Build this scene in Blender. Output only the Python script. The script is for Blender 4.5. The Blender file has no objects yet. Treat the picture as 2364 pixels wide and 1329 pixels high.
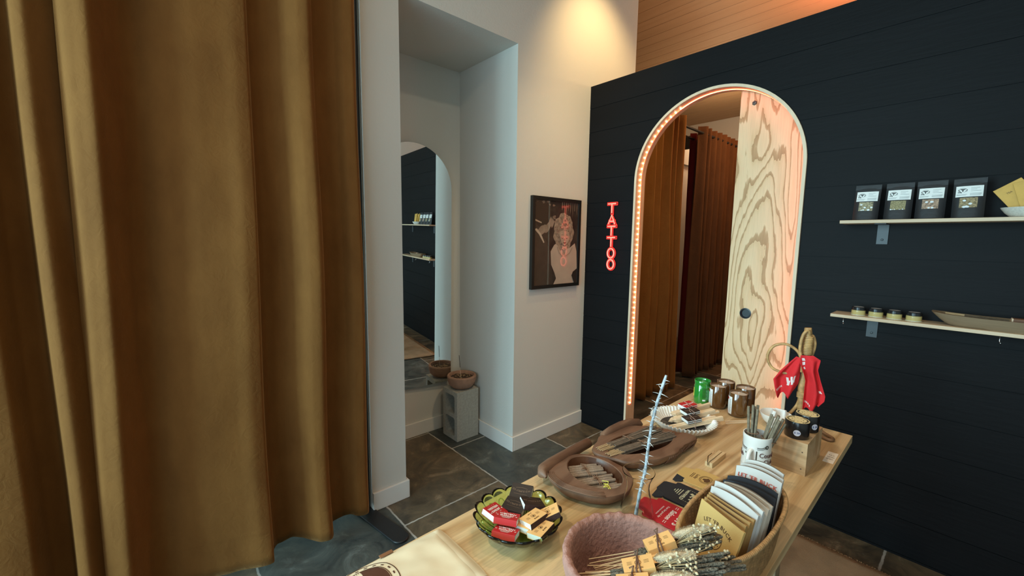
import bpy, bmesh, math, random
from mathutils import Vector, Matrix, Euler, noise
R = math.radians
PI = math.pi
rnd = random.Random(7)
scene = bpy.context.scene
COL = scene.collection
H = 1.585          # eye height
TZ = 0.86          # table top height
AX = 2.816         # face of the black plank partition (x)
BY = 2.237         # face of the white wall (y)

# ------------------------------------------------------------------ materials
def nodes_of(name):
    m = bpy.data.materials.new(name); m.use_nodes = True
    nt = m.node_tree
    return m, nt, nt.nodes['Principled BSDF']

def mat(name, col, rough=.5, metal=0., spec=.5, noise_amt=0., noise_scale=30., bump=0., bump_scale=200.,
        coat=0., sheen=0., trans=0., ior=1.45, emis=None, estr=0., stretch=None):
    m, nt, p = nodes_of(name)
    c = (*col, 1)
    p.inputs['Base Color'].default_value = c
    p.inputs['Roughness'].default_value = rough
    p.inputs['Metallic'].default_value = metal
    p.inputs['Specular IOR Level'].default_value = spec
    p.inputs['IOR'].default_value = ior
    if coat: p.inputs['Coat Weight'].default_value = coat; p.inputs['Coat Roughness'].default_value = .1
    if sheen: p.inputs['Sheen Weight'].default_value = sheen; p.inputs['Sheen Roughness'].default_value = .4
    if trans: p.inputs['Transmission Weight'].default_value = trans
    if emis:
        p.inputs['Emission Color'].default_value = (*emis, 1); p.inputs['Emission Strength'].default_value = estr
    tc = nt.nodes.new('ShaderNodeTexCoord'); vec = tc.outputs['Object']
    if stretch:
        mp = nt.nodes.new('ShaderNodeMapping'); mp.inputs['Scale'].default_value = stretch
        nt.links.new(vec, mp.inputs['Vector']); vec = mp.outputs['Vector']
    if noise_amt:
        n = nt.nodes.new('ShaderNodeTexNoise'); n.inputs['Scale'].default_value = noise_scale; n.inputs['Detail'].default_value = 6
        nt.links.new(vec, n.inputs['Vector'])
        r = nt.nodes.new('ShaderNodeValToRGB')
        r.color_ramp.elements[0].position = .3; r.color_ramp.elements[1].position = .7
        r.color_ramp.elements[0].color = tuple(max(0, v * (1 - noise_amt)) for v in col) + (1,)
        r.color_ramp.elements[1].color = tuple(min(1, v * (1 + noise_amt)) for v in col) + (1,)
        nt.links.new(n.outputs['Fac'], r.inputs['Fac']); nt.links.new(r.outputs['Color'], p.inputs['Base Color'])
    if bump:
        n2 = nt.nodes.new('ShaderNodeTexNoise'); n2.inputs['Scale'].default_value = bump_scale; n2.inputs['Detail'].default_value = 5
        nt.links.new(vec, n2.inputs['Vector'])
        b = nt.nodes.new('ShaderNodeBump'); b.inputs['Strength'].default_value = bump; b.inputs['Distance'].default_value = .01
        nt.links.new(n2.outputs['Fac'], b.inputs['Height']); nt.links.new(b.outputs['Normal'], p.inputs['Normal'])
    return m

def wood(name, light, dark, axis='X', scale=14., dist=3., rough=.5, ring=1., contrast=(.35, .65), fine=.25, stretch=.12, coat=0.):
    m, nt, p = nodes_of(name); N = nt.nodes; L = nt.links
    p.inputs['Roughness'].default_value = rough
    if coat: p.inputs['Coat Weight'].default_value = coat
    tc = N.new('ShaderNodeTexCoord'); mp = N.new('ShaderNodeMapping')
    s = [1, 1, 1]; s['XYZ'.index(axis)] = stretch
    mp.inputs['Scale'].default_value = s; L.new(tc.outputs['Object'], mp.inputs['Vector'])
    n = N.new('ShaderNodeTexNoise'); n.inputs['Scale'].default_value = scale * .25; n.inputs['Detail'].default_value = 2; n.inputs['Distortion'].default_value = .6
    L.new(mp.outputs['Vector'], n.inputs['Vector'])
    mu = N.new('ShaderNodeMath'); mu.operation = 'MULTIPLY'; mu.inputs[1].default_value = dist * 6 * ring
    L.new(n.outputs['Fac'], mu.inputs[0])
    sn = N.new('ShaderNodeMath'); sn.operation = 'PINGPONG'; sn.inputs[1].default_value = 1.0
    L.new(mu.outputs[0], sn.inputs[0])
    r = N.new('ShaderNodeValToRGB')
    r.color_ramp.elements[0].position = contrast[0]; r.color_ramp.elements[1].position = contrast[1]
    r.color_ramp.elements[0].color = (*light, 1); r.color_ramp.elements[1].color = (*dark, 1)
    L.new(sn.outputs[0], r.inputs['Fac'])
    mp2 = N.new('ShaderNodeMapping'); s2 = [1, 1, 1]; s2['XYZ'.index(axis)] = .03
    mp2.inputs['Scale'].default_value = s2; L.new(tc.outputs['Object'], mp2.inputs['Vector'])
    n2 = N.new('ShaderNodeTexNoise'); n2.inputs['Scale'].default_value = 220; n2.inputs['Detail'].default_value = 3
    L.new(mp2.outputs['Vector'], n2.inputs['Vector'])
    mx = N.new('ShaderNodeMix'); mx.data_type = 'RGBA'; mx.blend_type = 'MULTIPLY'; mx.inputs[0].default_value = fine
    L.new(r.outputs['Color'], mx.inputs[6]); L.new(n2.outputs['Fac'], mx.inputs[7])
    L.new(mx.outputs[2], p.inputs['Base Color'])
    b = N.new('ShaderNodeBump'); b.inputs['Strength'].default_value = .15; b.inputs['Distance'].default_value = .002
    L.new(n2.outputs['Fac'], b.inputs['Height']); L.new(b.outputs['Normal'], p.inputs['Normal'])
    return m

# ------------------------------------------------------------------ mesh builder
class MB:
    def __init__(s): s.v = []; s.f = []; s.m = []
    def add(s, vs, fs, mi=0, M=None):
        o = len(s.v)
        s.v += [tuple(M @ Vector(v)) if M is not None else tuple(v) for v in vs]
        s.f += [tuple(i + o for i in f) for f in fs]; s.m += [mi] * len(fs)
        return s
    def box(s, lo, hi, mi=0, M=None):
        (a, b, c), (d, e, f) = lo, hi
        vs = [(a,b,c),(d,b,c),(d,e,c),(a,e,c),(a,b,f),(d,b,f),(d,e,f),(a,e,f)]
        return s.add(vs, [(0,3,2,1),(4,5,6,7),(0,1,5,4),(1,2,6,5),(2,3,7,6),(3,0,4,7)], mi, M)
    def cbox(s, c, d, mi=0, M=None):
        return s.box([c[i] - d[i] / 2 for i in range(3)], [c[i] + d[i] / 2 for i in range(3)], mi, M)
    def prism(s, poly, z0, z1, mi=0, M=None):
        n = len(poly)
        vs = [(x, y, z0) for x, y in poly] + [(x, y, z1) for x, y in poly]
        fs = [tuple(range(n - 1, -1, -1)), tuple(range(n, 2 * n))] + [(i, (i + 1) % n, n + (i + 1) % n, n + i) for i in range(n)]
        return s.add(vs, fs, mi, M)
    def lathe(s, prof, n=32, mi=0, M=None, rf=None, cap=True, a0=0):
        vs = []; k = len(prof)
        for j, (r, z) in enumerate(prof):
            for i in range(n):
                t = a0 + 2 * PI * i / n; q = r * (rf(t, j, z) if rf else 1)
                vs.append((q * math.cos(t), q * math.sin(t), z))
        fs = [(j*n+i, j*n+(i+1)%n, (j+1)*n+(i+1)%n, (j+1)*n+i) for j in range(k-1) for i in range(n)]
        if cap: fs += [tuple(range(n-1,-1,-1)), tuple(range((k-1)*n, k*n))]
        return s.add(vs, fs, mi, M)
    def tube(s, pts, r, n=8, mi=0, M=None, closed=False, cap=True):
        pts = [Vector(p) for p in pts]; k = len(pts)
        rr = r if isinstance(r, (list, tuple)) else [r] * k
        vs = []; up = None
        for i, p in enumerate(pts):
            a = pts[(i - 1) % k] if closed or i > 0 else p; b = pts[(i + 1) % k] if closed or i < k - 1 else p
            t = (b - a).normalized()
            if up is None:
                up = Vector((0, 0, 1)) if abs(t.z) < .9 else Vector((1, 0, 0))
            u = (up - t * up.dot(t))
            if u.length < 1e-6: u = t.orthogonal()
            u.normalize(); w = t.cross(u); up = u
            for j in range(n):
                g = 2 * PI * j / n; vs.append(p + (u * math.cos(g) + w * math.sin(g)) * rr[i])
        fs = [(i*n+j, i*n+(j+1)%n, ((i+1)%k)*n+(j+1)%n, ((i+1)%k)*n+j) for i in range(k if closed else k-1) for j in range(n)]
        if cap and not closed: fs += [tuple(range(n-1,-1,-1)), tuple(range((k-1)*n, k*n))]
        return s.add(vs, fs, mi, M)
    def grid(s, fn, nu, nv, mi=0, M=None):
        vs = [fn(i / nu, j / nv) for j in range(nv + 1) for i in range(nu + 1)]
        fs = [(j*(nu+1)+i, j*(nu+1)+i+1, (j+1)*(nu+1)+i+1, (j+1)*(nu+1)+i) for j in range(nv) for i in range(nu)]
        return s.add(vs, fs, mi, M)
    def ball(s, c, r, nu=10, nv=6, mi=0, M=None):
        rx, ry, rz = r if isinstance(r, (list, tuple)) else (r, r, r)
        prof = [(math.sin(PI * (j + .02) / (nv + .04)), -math.cos(PI * (j + .02) / (nv + .04))) for j in range(nv + 1)]
        T = Matrix.Translation(c) @ Matrix.Diagonal((rx, ry, rz, 1))
        return s.lathe(prof, nu, mi, (M @ T) if M is not None else T)
    def build(s, name, mats, parent=None, smooth=35, bevel=0, solid=0, sub=0, loc=None, segs=2):
        me = bpy.data.meshes.new(name); me.from_pydata(s.v, [], s.f)
        mats = mats if isinstance(mats, (list, tuple)) else [mats]
        for m in mats: me.materials.append(m)
        me.polygons.foreach_set('material_index', s.m); me.update()
        bm = bmesh.new(); bm.from_mesh(me); bmesh.ops.recalc_face_normals(bm, faces=bm.faces); bm.to_mesh(me); bm.free()
        if smooth:
            me.shade_smooth()
            if smooth < 180: me.set_sharp_from_angle(angle=R(smooth))
        o = bpy.data.objects.new(name, me); COL.objects.link(o)
        if loc: o.location = loc
        if parent: o.parent = parent
        if solid:
            md = o.modifiers.new('solid', 'SOLIDIFY'); md.thickness = solid; md.offset = 0
        if bevel:
            md = o.modifiers.new('bevel', 'BEVEL'); md.width = bevel; md.segments = segs; md.limit_method = 'ANGLE'; md.angle_limit = R(40)
        if sub:
            md = o.modifiers.new('sub', 'SUBSURF'); md.levels = sub; md.render_levels = sub
        return o

def tag(o, label, cat, group=None, kind=None):
    o['label'] = label; o['category'] = cat
    if group: o['group'] = group
    if kind: o['kind'] = kind
    return o
def thing(name, label, cat, loc=(0, 0, 0), rot=(0, 0, 0), group=None, M=None):
    o = bpy.data.objects.new(name, None); COL.objects.link(o); o.empty_display_size = .05
    if M is not None: o.matrix_world = M
    else: o.location = loc; o.rotation_euler = rot
    return tag(o, label, cat, group)
def struct(name, mb, m, parent=None, **k):
    o = mb.build(name, m, parent, **k)
    if parent is None: o['kind'] = 'structure'
    return o
def copy_tree(o, parent=None):
    c = o.copy(); COL.objects.link(c)
    if parent: c.parent = parent
    for ch in list(o.children): copy_tree(ch, c)
    return c
def dup(root, loc=None, rot=None, label=None, group=None, M=None):
    c = copy_tree(root)
    if M is not None: c.matrix_world = M
    if loc is not None: c.location = loc
    if rot is not None: c.rotation_euler = rot
    if label: c['label'] = label
    if group: c['group'] = group
    return c
def TR(loc=(0,0,0), rot=(0,0,0), sc=None):
    m = Matrix.Translation(loc) @ Euler(rot).to_matrix().to_4x4()
    if sc: m = m @ Matrix.Diagonal((*sc, 1))
    return m
def frame(o, x, y):
    """matrix with origin o, x axis along x, y axis nearest y, z = x cross y"""
    x = Vector(x).normalized(); z = x.cross(Vector(y)).normalized(); y = z.cross(x)
    m = Matrix((x, y, z)).transposed().to_4x4(); m.translation = o
    return m

def letters(mb, body, size, mi=0, M=None, align='CENTER', depth=.0003, warp=None, bold=0., sx=1., shear=0., spacing=1.):
    """writing as real raised letters added to a mesh builder, in the local xy plane facing +z"""
    cu = bpy.data.curves.new('txt', 'FONT'); cu.body = body; cu.size = size; cu.align_x = align; cu.align_y = 'CENTER'
    cu.extrude = depth; cu.offset = bold * size; cu.resolution_u = 2; cu.shear = shear; cu.space_character = spacing
    ob = bpy.data.objects.new('txt', cu); COL.objects.link(ob)
    dg = bpy.context.evaluated_depsgraph_get(); dg.update()
    me = ob.evaluated_get(dg).to_mesh()
    vs = [Vector((v.co.x * sx, v.co.y, v.co.z)) for v in me.vertices]; fs = [tuple(p.vertices) for p in me.polygons]
    if warp: vs = [Vector(warp(v)) for v in vs]
    mb.add(vs, fs, mi, M)
    ob.evaluated_get(dg).to_mesh_clear(); bpy.data.objects.remove(ob); bpy.data.curves.remove(cu)
    return mb
def arc_warp(r):
    """bend a line of writing upwards on a circle of radius r (r<0 bends down)"""
    def w(v):
        a = v.x / r; q = r + v.y
        return (q * math.sin(a), q * math.cos(a) - r, v.z)
    return w
def ring_pts(rx, ry, n=40, z=0, a0=0, a1=2 * PI, cx=0, cy=0):
    full = abs(a1 - a0 - 2 * PI) < 1e-6
    k = n if full else n + 1
    return [(cx + rx * math.cos(a0 + (a1 - a0) * i / n), cy + ry * math.sin(a0 + (a1 - a0) * i / n), z) for i in range(k)]
def stroke(mb, pts, w, mi=0, M=None, depth=.0004, closed=False):
    """flat printed line of width w through xy points"""
    pts = [Vector((p[0], p[1], 0)) for p in pts]; k = len(pts); a = []; b = []
    for i, p in enumerate(pts):
        q0 = pts[(i-1) % k] if closed or i > 0 else p; q1 = pts[(i+1) % k] if closed or i < k-1 else p
        t = (q1 - q0); t = t.normalized() if t.length > 1e-9 else Vector((1,0,0)); nrm = Vector((-t.y, t.x, 0)) * w / 2
        a.append((p + nrm)[:2] + (depth,)); b.append((p - nrm)[:2] + (depth,))
    fs = [(i, k + i, k + (i+1) % k, (i+1) % k) for i in range(k if closed else k-1)]
    mb.add([tuple(v) for v in a] + [tuple(v) for v in b], fs, mi, M)
def blob(mb, poly, mi=0, M=None, depth=.0004):
    mb.add([(x, y, depth) for x, y in poly], [tuple(range(len(poly)))], mi, M)
def interp(keys, x):
    """smooth monotone-ish interpolation through (x, v) keys"""
    if x <= keys[0][0]: return keys[0][1]
    for (a, va), (b, vb) in zip(keys, keys[1:]):
        if x <= b:
            t = (x - a) / (b - a); t = t * t * (3 - 2 * t)
            return va + (vb - va) * t
    return keys[-1][1]

def spline(keys, x):
    """smooth curve through (x, v) keys (cubic, finite-difference tangents)"""
    n = len(keys)
    if x <= keys[0][0]: return keys[0][1]
    if x >= keys[-1][0]: return keys[-1][1]
    i = 0
    while keys[i+1][0] < x: i += 1
    (x0, y0), (x1, y1) = keys[i], keys[i+1]; h = x1 - x0; t = (x - x0) / h; s = (y1 - y0) / h
    def tan(j):
        if j == 0 or j == n - 1: return 0
        a = (keys[j][1] - keys[j-1][1]) / (keys[j][0] - keys[j-1][0]); b = (keys[j+1][1] - keys[j][1]) / (keys[j+1][0] - keys[j][0])
        if a * b <= 0: return 0
        return 2 * a * b / (a + b)
    m0, m1 = tan(i), tan(i + 1)
    return (2*t**3 - 3*t*t + 1) * y0 + (t**3 - 2*t*t + t) * h * m0 + (-2*t**3 + 3*t*t) * y1 + (t**3 - t*t) * h * m1
# ------------------------------------------------------------------ shared materials
M_white = mat('white_paint', (.64, .618, .565), .75, spec=.25, bump=.12, bump_scale=90)
M_trim = mat('trim_paint', (.74, .72, .68), .5)
M_black = mat('navy_black_paint', (.0038, .0038, .0046), .6, spec=.20, noise_amt=.18, noise_scale=9, bump=.1, bump_scale=60, stretch=(1, .15, 1))
M_ply = wood('plywood', (.74, .52, .30), (.47, .29, .14), 'Z', scale=9, dist=1.1, rough=.55, contrast=(.62, .74), stretch=.28)
M_plyedge = mat('plywood_edge', (.78, .60, .42), .6, noise_amt=.07, noise_scale=30, stretch=(1, 1, .15))
M_pine = wood('pine_boards', (.80, .57, .31), (.58, .36, .165), 'X', scale=26, dist=2.2, rough=.42, contrast=(.45, .98), fine=.4, stretch=.10)
M_dark_metal = mat('black_steel', (.012, .012, .013), .42, spec=.5)
M_chrome = mat('steel_hook', (.6, .6, .6), .25, metal=1)
M_mirror = mat('mirror_glass', (.86, .90, .89), .01, metal=1)
M_velvet_main = None

def velvet(name, col, col2):
    m, nt, p = nodes_of(name); N = nt.nodes; L = nt.links
    p.inputs['Roughness'].default_value = .85; p.inputs['Specular IOR Level'].default_value = .15
    p.inputs['Sheen Weight'].default_value = .35; p.inputs['Sheen Roughness'].default_value = .35
    p.inputs['Sheen Tint'].default_value = (1, .58, .24, 1)
    tc = N.new('ShaderNodeTexCoord'); mp = N.new('ShaderNodeMapping'); mp.inputs['Scale'].default_value = (1, 1, .45)
    L.new(tc.outputs['Object'], mp.inputs['Vector'])
    n = N.new('ShaderNodeTexNoise'); n.inputs['Scale'].default_value = 7; n.inputs['Detail'].default_value = 7; n.inputs['Roughness'].default_value = .65
    L.new(mp.outputs['Vector'], n.inputs['Vector'])
    r = N.new('ShaderNodeValToRGB'); r.color_ramp.elements[0].position = .3; r.color_ramp.elements[1].position = .72
    r.color_ramp.elements[0].color = (*col2, 1); r.color_ramp.elements[1].color = (*col, 1)
    L.new(n.outputs['Fac'], r.inputs['Fac']); L.new(r.outputs['Color'], p.inputs['Base Color'])
    b = N.new('ShaderNodeBump'); b.inputs['Strength'].default_value = .22; b.inputs['Distance'].default_value = .01
    n2 = N.new('ShaderNodeTexNoise'); n2.inputs['Scale'].default_value = 26; n2.inputs['Distortion'].default_value = 1.5; n2.inputs['Detail'].default_value = 4
    L.new(tc.outputs['Object'], n2.inputs['Vector']); L.new(n2.outputs['Fac'], b.inputs['Height']); L.new(b.outputs['Normal'], p.inputs['Normal'])
    return m
M_velvet = velvet('bronze_velvet', (.215, .090, .022), (.155, .062, .0145))
M_velvet_or = velvet('amber_velvet', (.30, .125, .028), (.23, .09, .02))
M_velvet_br = velvet('brown_velvet', (.115, .048, .018), (.08, .032, .012))
M_velvet_red = velvet('red_velvet', (.13, .010, .008), (.09, .008, .006))

def floor_mat():
    m, nt, p = nodes_of('stained_slate_floor'); N = nt.nodes; L = nt.links
    tc = N.new('ShaderNodeTexCoord'); P = tc.outputs['Object']
    sx = N.new('ShaderNodeSeparateXYZ'); L.new(P, sx.inputs[0])
    def mth(op, a, b=None, c=None):
        n = N.new('ShaderNodeMath'); n.operation = op
        for i, q in enumerate((a, b, c)):
            if q is None: continue
            if hasattr(q, 'links'): L.new(q, n.inputs[i])
            else: n.inputs[i].default_value = q
        return n.outputs[0]
    wob = N.new('ShaderNodeTexNoise'); wob.inputs['Scale'].default_value = 25; L.new(P, wob.inputs['Vector'])
    wv = mth('MULTIPLY', mth('SUBTRACT', wob.outputs['Fac'], .5), .012)
    X = mth('ADD', sx.outputs['X'], wv); Y = mth('ADD', sx.outputs['Y'], wv)
    u = mth('DIVIDE', mth('SUBTRACT', X, 1.005), .68)
    col = mth('FLOOR', u)
    fu = mth('MULTIPLY', mth('ABSOLUTE', mth('SUBTRACT', mth('FRACT', mth('ADD', u, .5)), .5)), .68)
    off = mth('MULTIPLY', mth('MODULO', mth('ADD', col, 40), 2), .34)
    v = mth('DIVIDE', mth('ADD', mth('SUBTRACT', Y, 2.0), off), .9)
    row = mth('FLOOR', v)
    fv = mth('MULTIPLY', mth('ABSOLUTE', mth('SUBTRACT', mth('FRACT', mth('ADD', v, .5)), .5)), .9)
    d = mth('MINIMUM', fu, fv)
    g = N.new('ShaderNodeMapRange'); g.inputs['From Min'].default_value = .0032; g.inputs['From Max'].default_value = .0065
    g.inputs['To Min'].default_value = 1; g.inputs['To Max'].default_value = 0; L.new(d, g.inputs['Value'])
    gn = N.new('ShaderNodeTexNoise'); gn.inputs['Scale'].default_value = 6; L.new(P, gn.inputs['Vector'])
    gm = mth('MULTIPLY', g.outputs[0], mth('MINIMUM', mth('MULTIPLY', gn.outputs['Fac'], 1.7), 1))
    cv = N.new('ShaderNodeCombineXYZ'); L.new(col, cv.inputs[0]); L.new(row, cv.inputs[1])
    wn = N.new('ShaderNodeTexWhiteNoise'); L.new(cv.outputs[0], wn.inputs['Vector'])
    n1 = N.new('ShaderNodeTexNoise'); n1.inputs['Scale'].default_value = 4.2; n1.inputs['Detail'].default_value = 10; n1.inputs['Roughness'].default_value = .72; n1.inputs['Distortion'].default_value = 1.0
    L.new(P, n1.inputs['Vector'])
    r = N.new('ShaderNodeValToRGB'); e = r.color_ramp.elements
    e[0].position = .34; e[0].color = (.040, .040, .040, 1); e[1].position = .70; e[1].color = (.27, .26, .235, 1)
    k = e.new(.45); k.color = (.080, .078, .070, 1); k = e.new(.56); k.color = (.125, .115, .098, 1)
    L.new(n1.outputs['Fac'], r.inputs['Fac'])
    tint = N.new('ShaderNodeMix'); tint.data_type = 'RGBA'; tint.blend_type = 'MULTIPLY'; tint.inputs[0].default_value = 1
    tr = N.new('ShaderNodeValToRGB'); tr.color_ramp.elements[0].color = (1.02, .80, .56, 1); tr.color_ramp.elements[1].color = (.60, .70, .72, 1)
    L.new(mth('MODULO', mth('ADD', col, 40), 2), tr.inputs['Fac'])
    L.new(r.outputs['Color'], tint.inputs[6]); L.new(tr.outputs['Color'], tint.inputs[7])
    n3 = N.new('ShaderNodeTexNoise'); n3.inputs['Scale'].default_value = 28; n3.inputs['Detail'].default_value = 6; n3.inputs['Roughness'].default_value = .7; L.new(P, n3.inputs['Vector'])
    sp = N.new('ShaderNodeValToRGB'); sp.color_ramp.elements[0].position = .64; sp.color_ramp.elements[1].position = .74
    sp.color_ramp.elements[0].color = (0, 0, 0, 1); sp.color_ramp.elements[1].color = (.5, .5, .5, 1); L.new(n3.outputs['Fac'], sp.inputs['Fac'])
    m2 = N.new('ShaderNodeMix'); m2.data_type = 'RGBA'; L.new(sp.outputs['Color'], m2.inputs[0]); L.new(tint.outputs[2], m2.inputs[6]); m2.inputs[7].default_value = (.22, .2, .17, 1)
    m3 = N.new('ShaderNodeMix'); m3.data_type = 'RGBA'; L.new(gm, m3.inputs[0]); L.new(m2.outputs[2], m3.inputs[6]); m3.inputs[7].default_value = (.42, .40, .36, 1)
    L.new(m3.outputs[2], p.inputs['Base Color'])
    rr = mth('ADD', mth('MULTIPLY', n1.outputs['Fac'], .5), .2); L.new(rr, p.inputs['Roughness'])
    b = N.new('ShaderNodeBump'); b.inputs['Strength'].default_value = .2; b.inputs['Distance'].default_value = .004
    L.new(n1.outputs['Fac'], b.inputs['Height']); L.new(b.outputs['Normal'], p.inputs['Normal'])
    return m
M_floor = floor_mat()
M_ceil = wood('ceiling_boards', (.50, .33, .20), (.47, .305, .18), 'Y', scale=16, dist=1.2, rough=.7, contrast=(.1, .95), stretch=.03, fine=.15)

# ------------------------------------------------------------------ room shell
struct('floor', MB().box((-2.6, -2.6, -.1), (9.6, 6.4, 0)), M_floor, smooth=0)
cl = MB(); cl.box((-2.6, -2.6, 4.2), (9.6, 6.4, 4.3))
x = -2.5
while x < 9.4:                       # board joints running across the ceiling
    cl.box((x, -2.6, 4.197), (x + .193, 6.4, 4.2)); x += .2
struct('ceiling', cl, M_ceil, smooth=0)

# white wall with its recess, and the end the curtain hangs against
w = MB()
YN = 2.93                             # back of the recess
w.box((.925, BY, 0), (1.14, YN + .1, 4.2)); w.box((1.14, BY, 2.91), (2.018, YN + .1, 4.2))
w.box((2.018, BY, 0), (3.44, YN + .1, 4.2)); w.box((1.14, YN, 0), (2.018, YN + .1, 2.91))
struct('wall_front', w, M_white, smooth=0)
b = MB(); bh, bt = .112, .016
b.box((.925, BY - bt, 0), (1.14 + bt, BY, bh)); b.box((1.14, BY, 0), (1.14 + bt, YN, bh)); b.box((1.14 + bt, YN - bt, 0), (2.018 - bt, YN, bh))
b.box((2.018 - bt, BY - bt, 0), (2.018, YN, bh)); b.box((2.018, BY - bt, 0), (AX, BY, bh))
struct('baseboard_front', b, M_trim, smooth=0, bevel=.003)
# walls of the room behind the planks and the ones behind the camera
struct('wall_beyond', MB().box((3.3, 3.3, 0), (9.5, 3.4, 3.1)).box((3.44, 3.26, 2.80), (9.5, 3.3, 3.1)).box((3.3, 6.3, 0), (9.5, 6.4, 4.2)).box((3.3, 3.3, 0), (3.4, 6.3, 4.2)), M_white, smooth=0)
struct('wall_far', MB().box((9.5, -2.6, 0), (9.6, 6.4, 4.2)), M_white, smooth=0)
struct('wall_rear', MB().box((-2.6, -2.7, 0), (9.6, -2.6, 4.2)), M_white, smooth=0)
struct('wall_behind_curtain', MB().box((-2.6, 3.3, 0), (.925, 3.4, 4.2)).box((.925, 3.04, 0), (3.44, 3.4, 4.2)), M_white, smooth=0)
wl = MB(); wl.box((-2.7, -2.6, 0), (-2.6, 3.3, .35)); wl.box((-2.7, -2.6, 3.2), (-2.6, 3.3, 4.2)); wl.box((-2.7, -2.6, .35), (-2.6, -1.7, 3.2)); wl.box((-2.7, 3.1, .35), (-2.6, 3.3, 3.2))
struct('wall_left', wl, M_white, smooth=0)
wf = MB()
for y in (-1.7, -.1, 1.5, 3.04): wf.box((-2.69, y, .35), (-2.61, y + .06, 3.2))
for z in (.35, 3.14): wf.box((-2.69, -1.7, z), (-2.61, 3.1, z + .06))
struct('window_1', wf, M_dark_metal, smooth=0)

# black plank partition with the arched opening
YC, RO, ZS = 1.2475, .543, 2.03       # arch centre, outer radius, spring line
RI = RO - .017
def hole(z):
    if z <= ZS: return RO - .004
    q = (RO - .004) ** 2 - (z - ZS) ** 2
    return math.sqrt(q) if q > 0 else 0
joints = [2.645 - .188 * k for k in range(15)]
zs = {0, 2.82}
for j in joints: zs |= {j - .002, j + .002}
zs |= {ZS + (RO - .004) * math.sin(PI / 2 * k / 40) for k in range(41)}
zs = sorted(z for z in zs if 0 <= z <= 2.82)
pw = MB(); Y0, Y1 = -2.6, BY
for za, zb in zip(zs, zs[1:]):
    zm = (za + zb) / 2
    gx = AX + .004 if any(abs(zm - j) < .0021 for j in joints) else AX
    ha, hb = hole(za), hole(zb)
    for ax, flip in ((gx, 0), (AX + .1, 1)):
        if ha <= 0 and hb <= 0: quads = [((Y0, za), (Y1, za), (Y1, zb), (Y0, zb))]
        else: quads = [((Y0, za), (YC - ha, za), (YC - hb, zb), (Y0, zb)), ((YC + ha, za), (Y1, za), (Y1, zb), (YC + hb, zb))]
        for q in quads: pw.add([(ax, y, z) for y, z in q], [(0, 1, 2, 3)])
    if gx > AX:
        for z in (za, zb):
            h = hole(z)
            for ya, yb in ([(Y0, Y1)] if h <= 0 else [(Y0, YC - h), (YC + h, Y1)]):
                pw.add([(AX, ya, z), (gx, ya, z), (gx, yb, z), (AX, yb, z)], [(0, 1, 2, 3)])
pw.add([(AX, Y0, 2.82), (AX + .1, Y0, 2.82), (AX + .1, Y1, 2.82), (AX, Y1, 2.82)], [(0, 1, 2, 3)])
struct('wall_right', pw, M_black, smooth=0)

def arch_path(r, n=48, z0=0.0):
    return [(YC + r, z0)] + [(YC + r * math.cos(PI * i / n), ZS + r * math.sin(PI * i / n)) for i in range(n + 1)] + [(YC - r, z0)]
po, pi_ = arch_path(RO), arch_path(RI)
jm = MB(); k = len(po); xa, xb = AX - .014, AX + .105
vs = [(xa, y, z) for y, z in po] + [(xa, y, z) for y, z in pi_] + [(xb, y, z) for y, z in po] + [(xb, y, z) for y, z in pi_]
for i in range(k - 1):
    jm.add([vs[i], vs[i+1], vs[k+i+1], vs[k+i]], [(0, 1, 2, 3)], 1); jm.add([vs[2*k+i], vs[2*k+i+1], vs[3*k+i+1], vs[3*k+i]], [(0, 1, 2, 3)], 1)
    jm.add([vs[i], vs[i+1], vs[2*k+i+1], vs[2*k+i]], [(0, 1, 2, 3)], 1); jm.add([vs[k+i], vs[k+i+1], vs[3*k+i+1], vs[3*k+i]], [(0, 1, 2, 3)], 0)
struct('trim_1', jm, [mat('jamb_ply', (.62, .42, .25), .5, noise_amt=.15, noise_scale=20, stretch=(1, 1, .2)), M_plyedge], smooth=50)
# light strip inside the arch
M_led = mat('led_bead', (1, .8, .6), .4, emis=(1.0, .50, .30), estr=18)
M_tape = mat('led_tape', (.9, .2, .1), .4, emis=(1.0, .06, .025), estr=8.5); M_tape2 = mat('led_tape_bright', (.9, .5, .4), .4, emis=(1.0, .16, .09), estr=10.0)
strip = thing('led_strip', 'glowing red-orange strip light with bright beads inside the arched opening', 'light strip', (AX + .045, YC, 0))
def strip_pt(s):                      # s = length along the strip from its lower left end
    L1 = ZS - .30; r = RI - .002
    if s < L1: return (r, .30 + s, 0)
    a = (s - L1) / r
    if a < PI: return (r * math.cos(a), ZS + r * math.sin(a), a)
    return (-r, ZS - (a - PI) * r, PI)
Ltot = (ZS - .30) + PI * (RI - .002) + (ZS - .30)
tp = MB(); n = 170; A = []; B = []
for i in range(n + 1):
    y, z, a = strip_pt(Ltot * i / n); nx, nz = -math.cos(a), -math.sin(a)
    A.append((y, z)); B.append((y + nx * .002, z + nz * .002))
for i in range(n):
    for s0, s1 in ((-.006, .006),):
        tp.add([(s0, *B[i]), (s0, *B[i+1]), (s1, *B[i+1]), (s1, *B[i])], [(0, 1, 2, 3)], 1 if Ltot * i / n > 2.3 else 0)
        tp.add([(s0, *A[i]), (s0, *A[i+1]), (s0, *B[i+1]), (s0, *B[i])], [(0, 1, 2, 3)])
        tp.add([(s1, *A[i]), (s1, *A[i+1]), (s1, *B[i+1]), (s1, *B[i])], [(0, 1, 2, 3)])
tp.build('tape', [M_tape, M_tape2], strip, smooth=0)
bead0 = MB().ball((0, 0, 0), (.0052, .0052, .0052), 8, 6).build('bead', M_led, strip, smooth=180)
nb = 58
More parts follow.
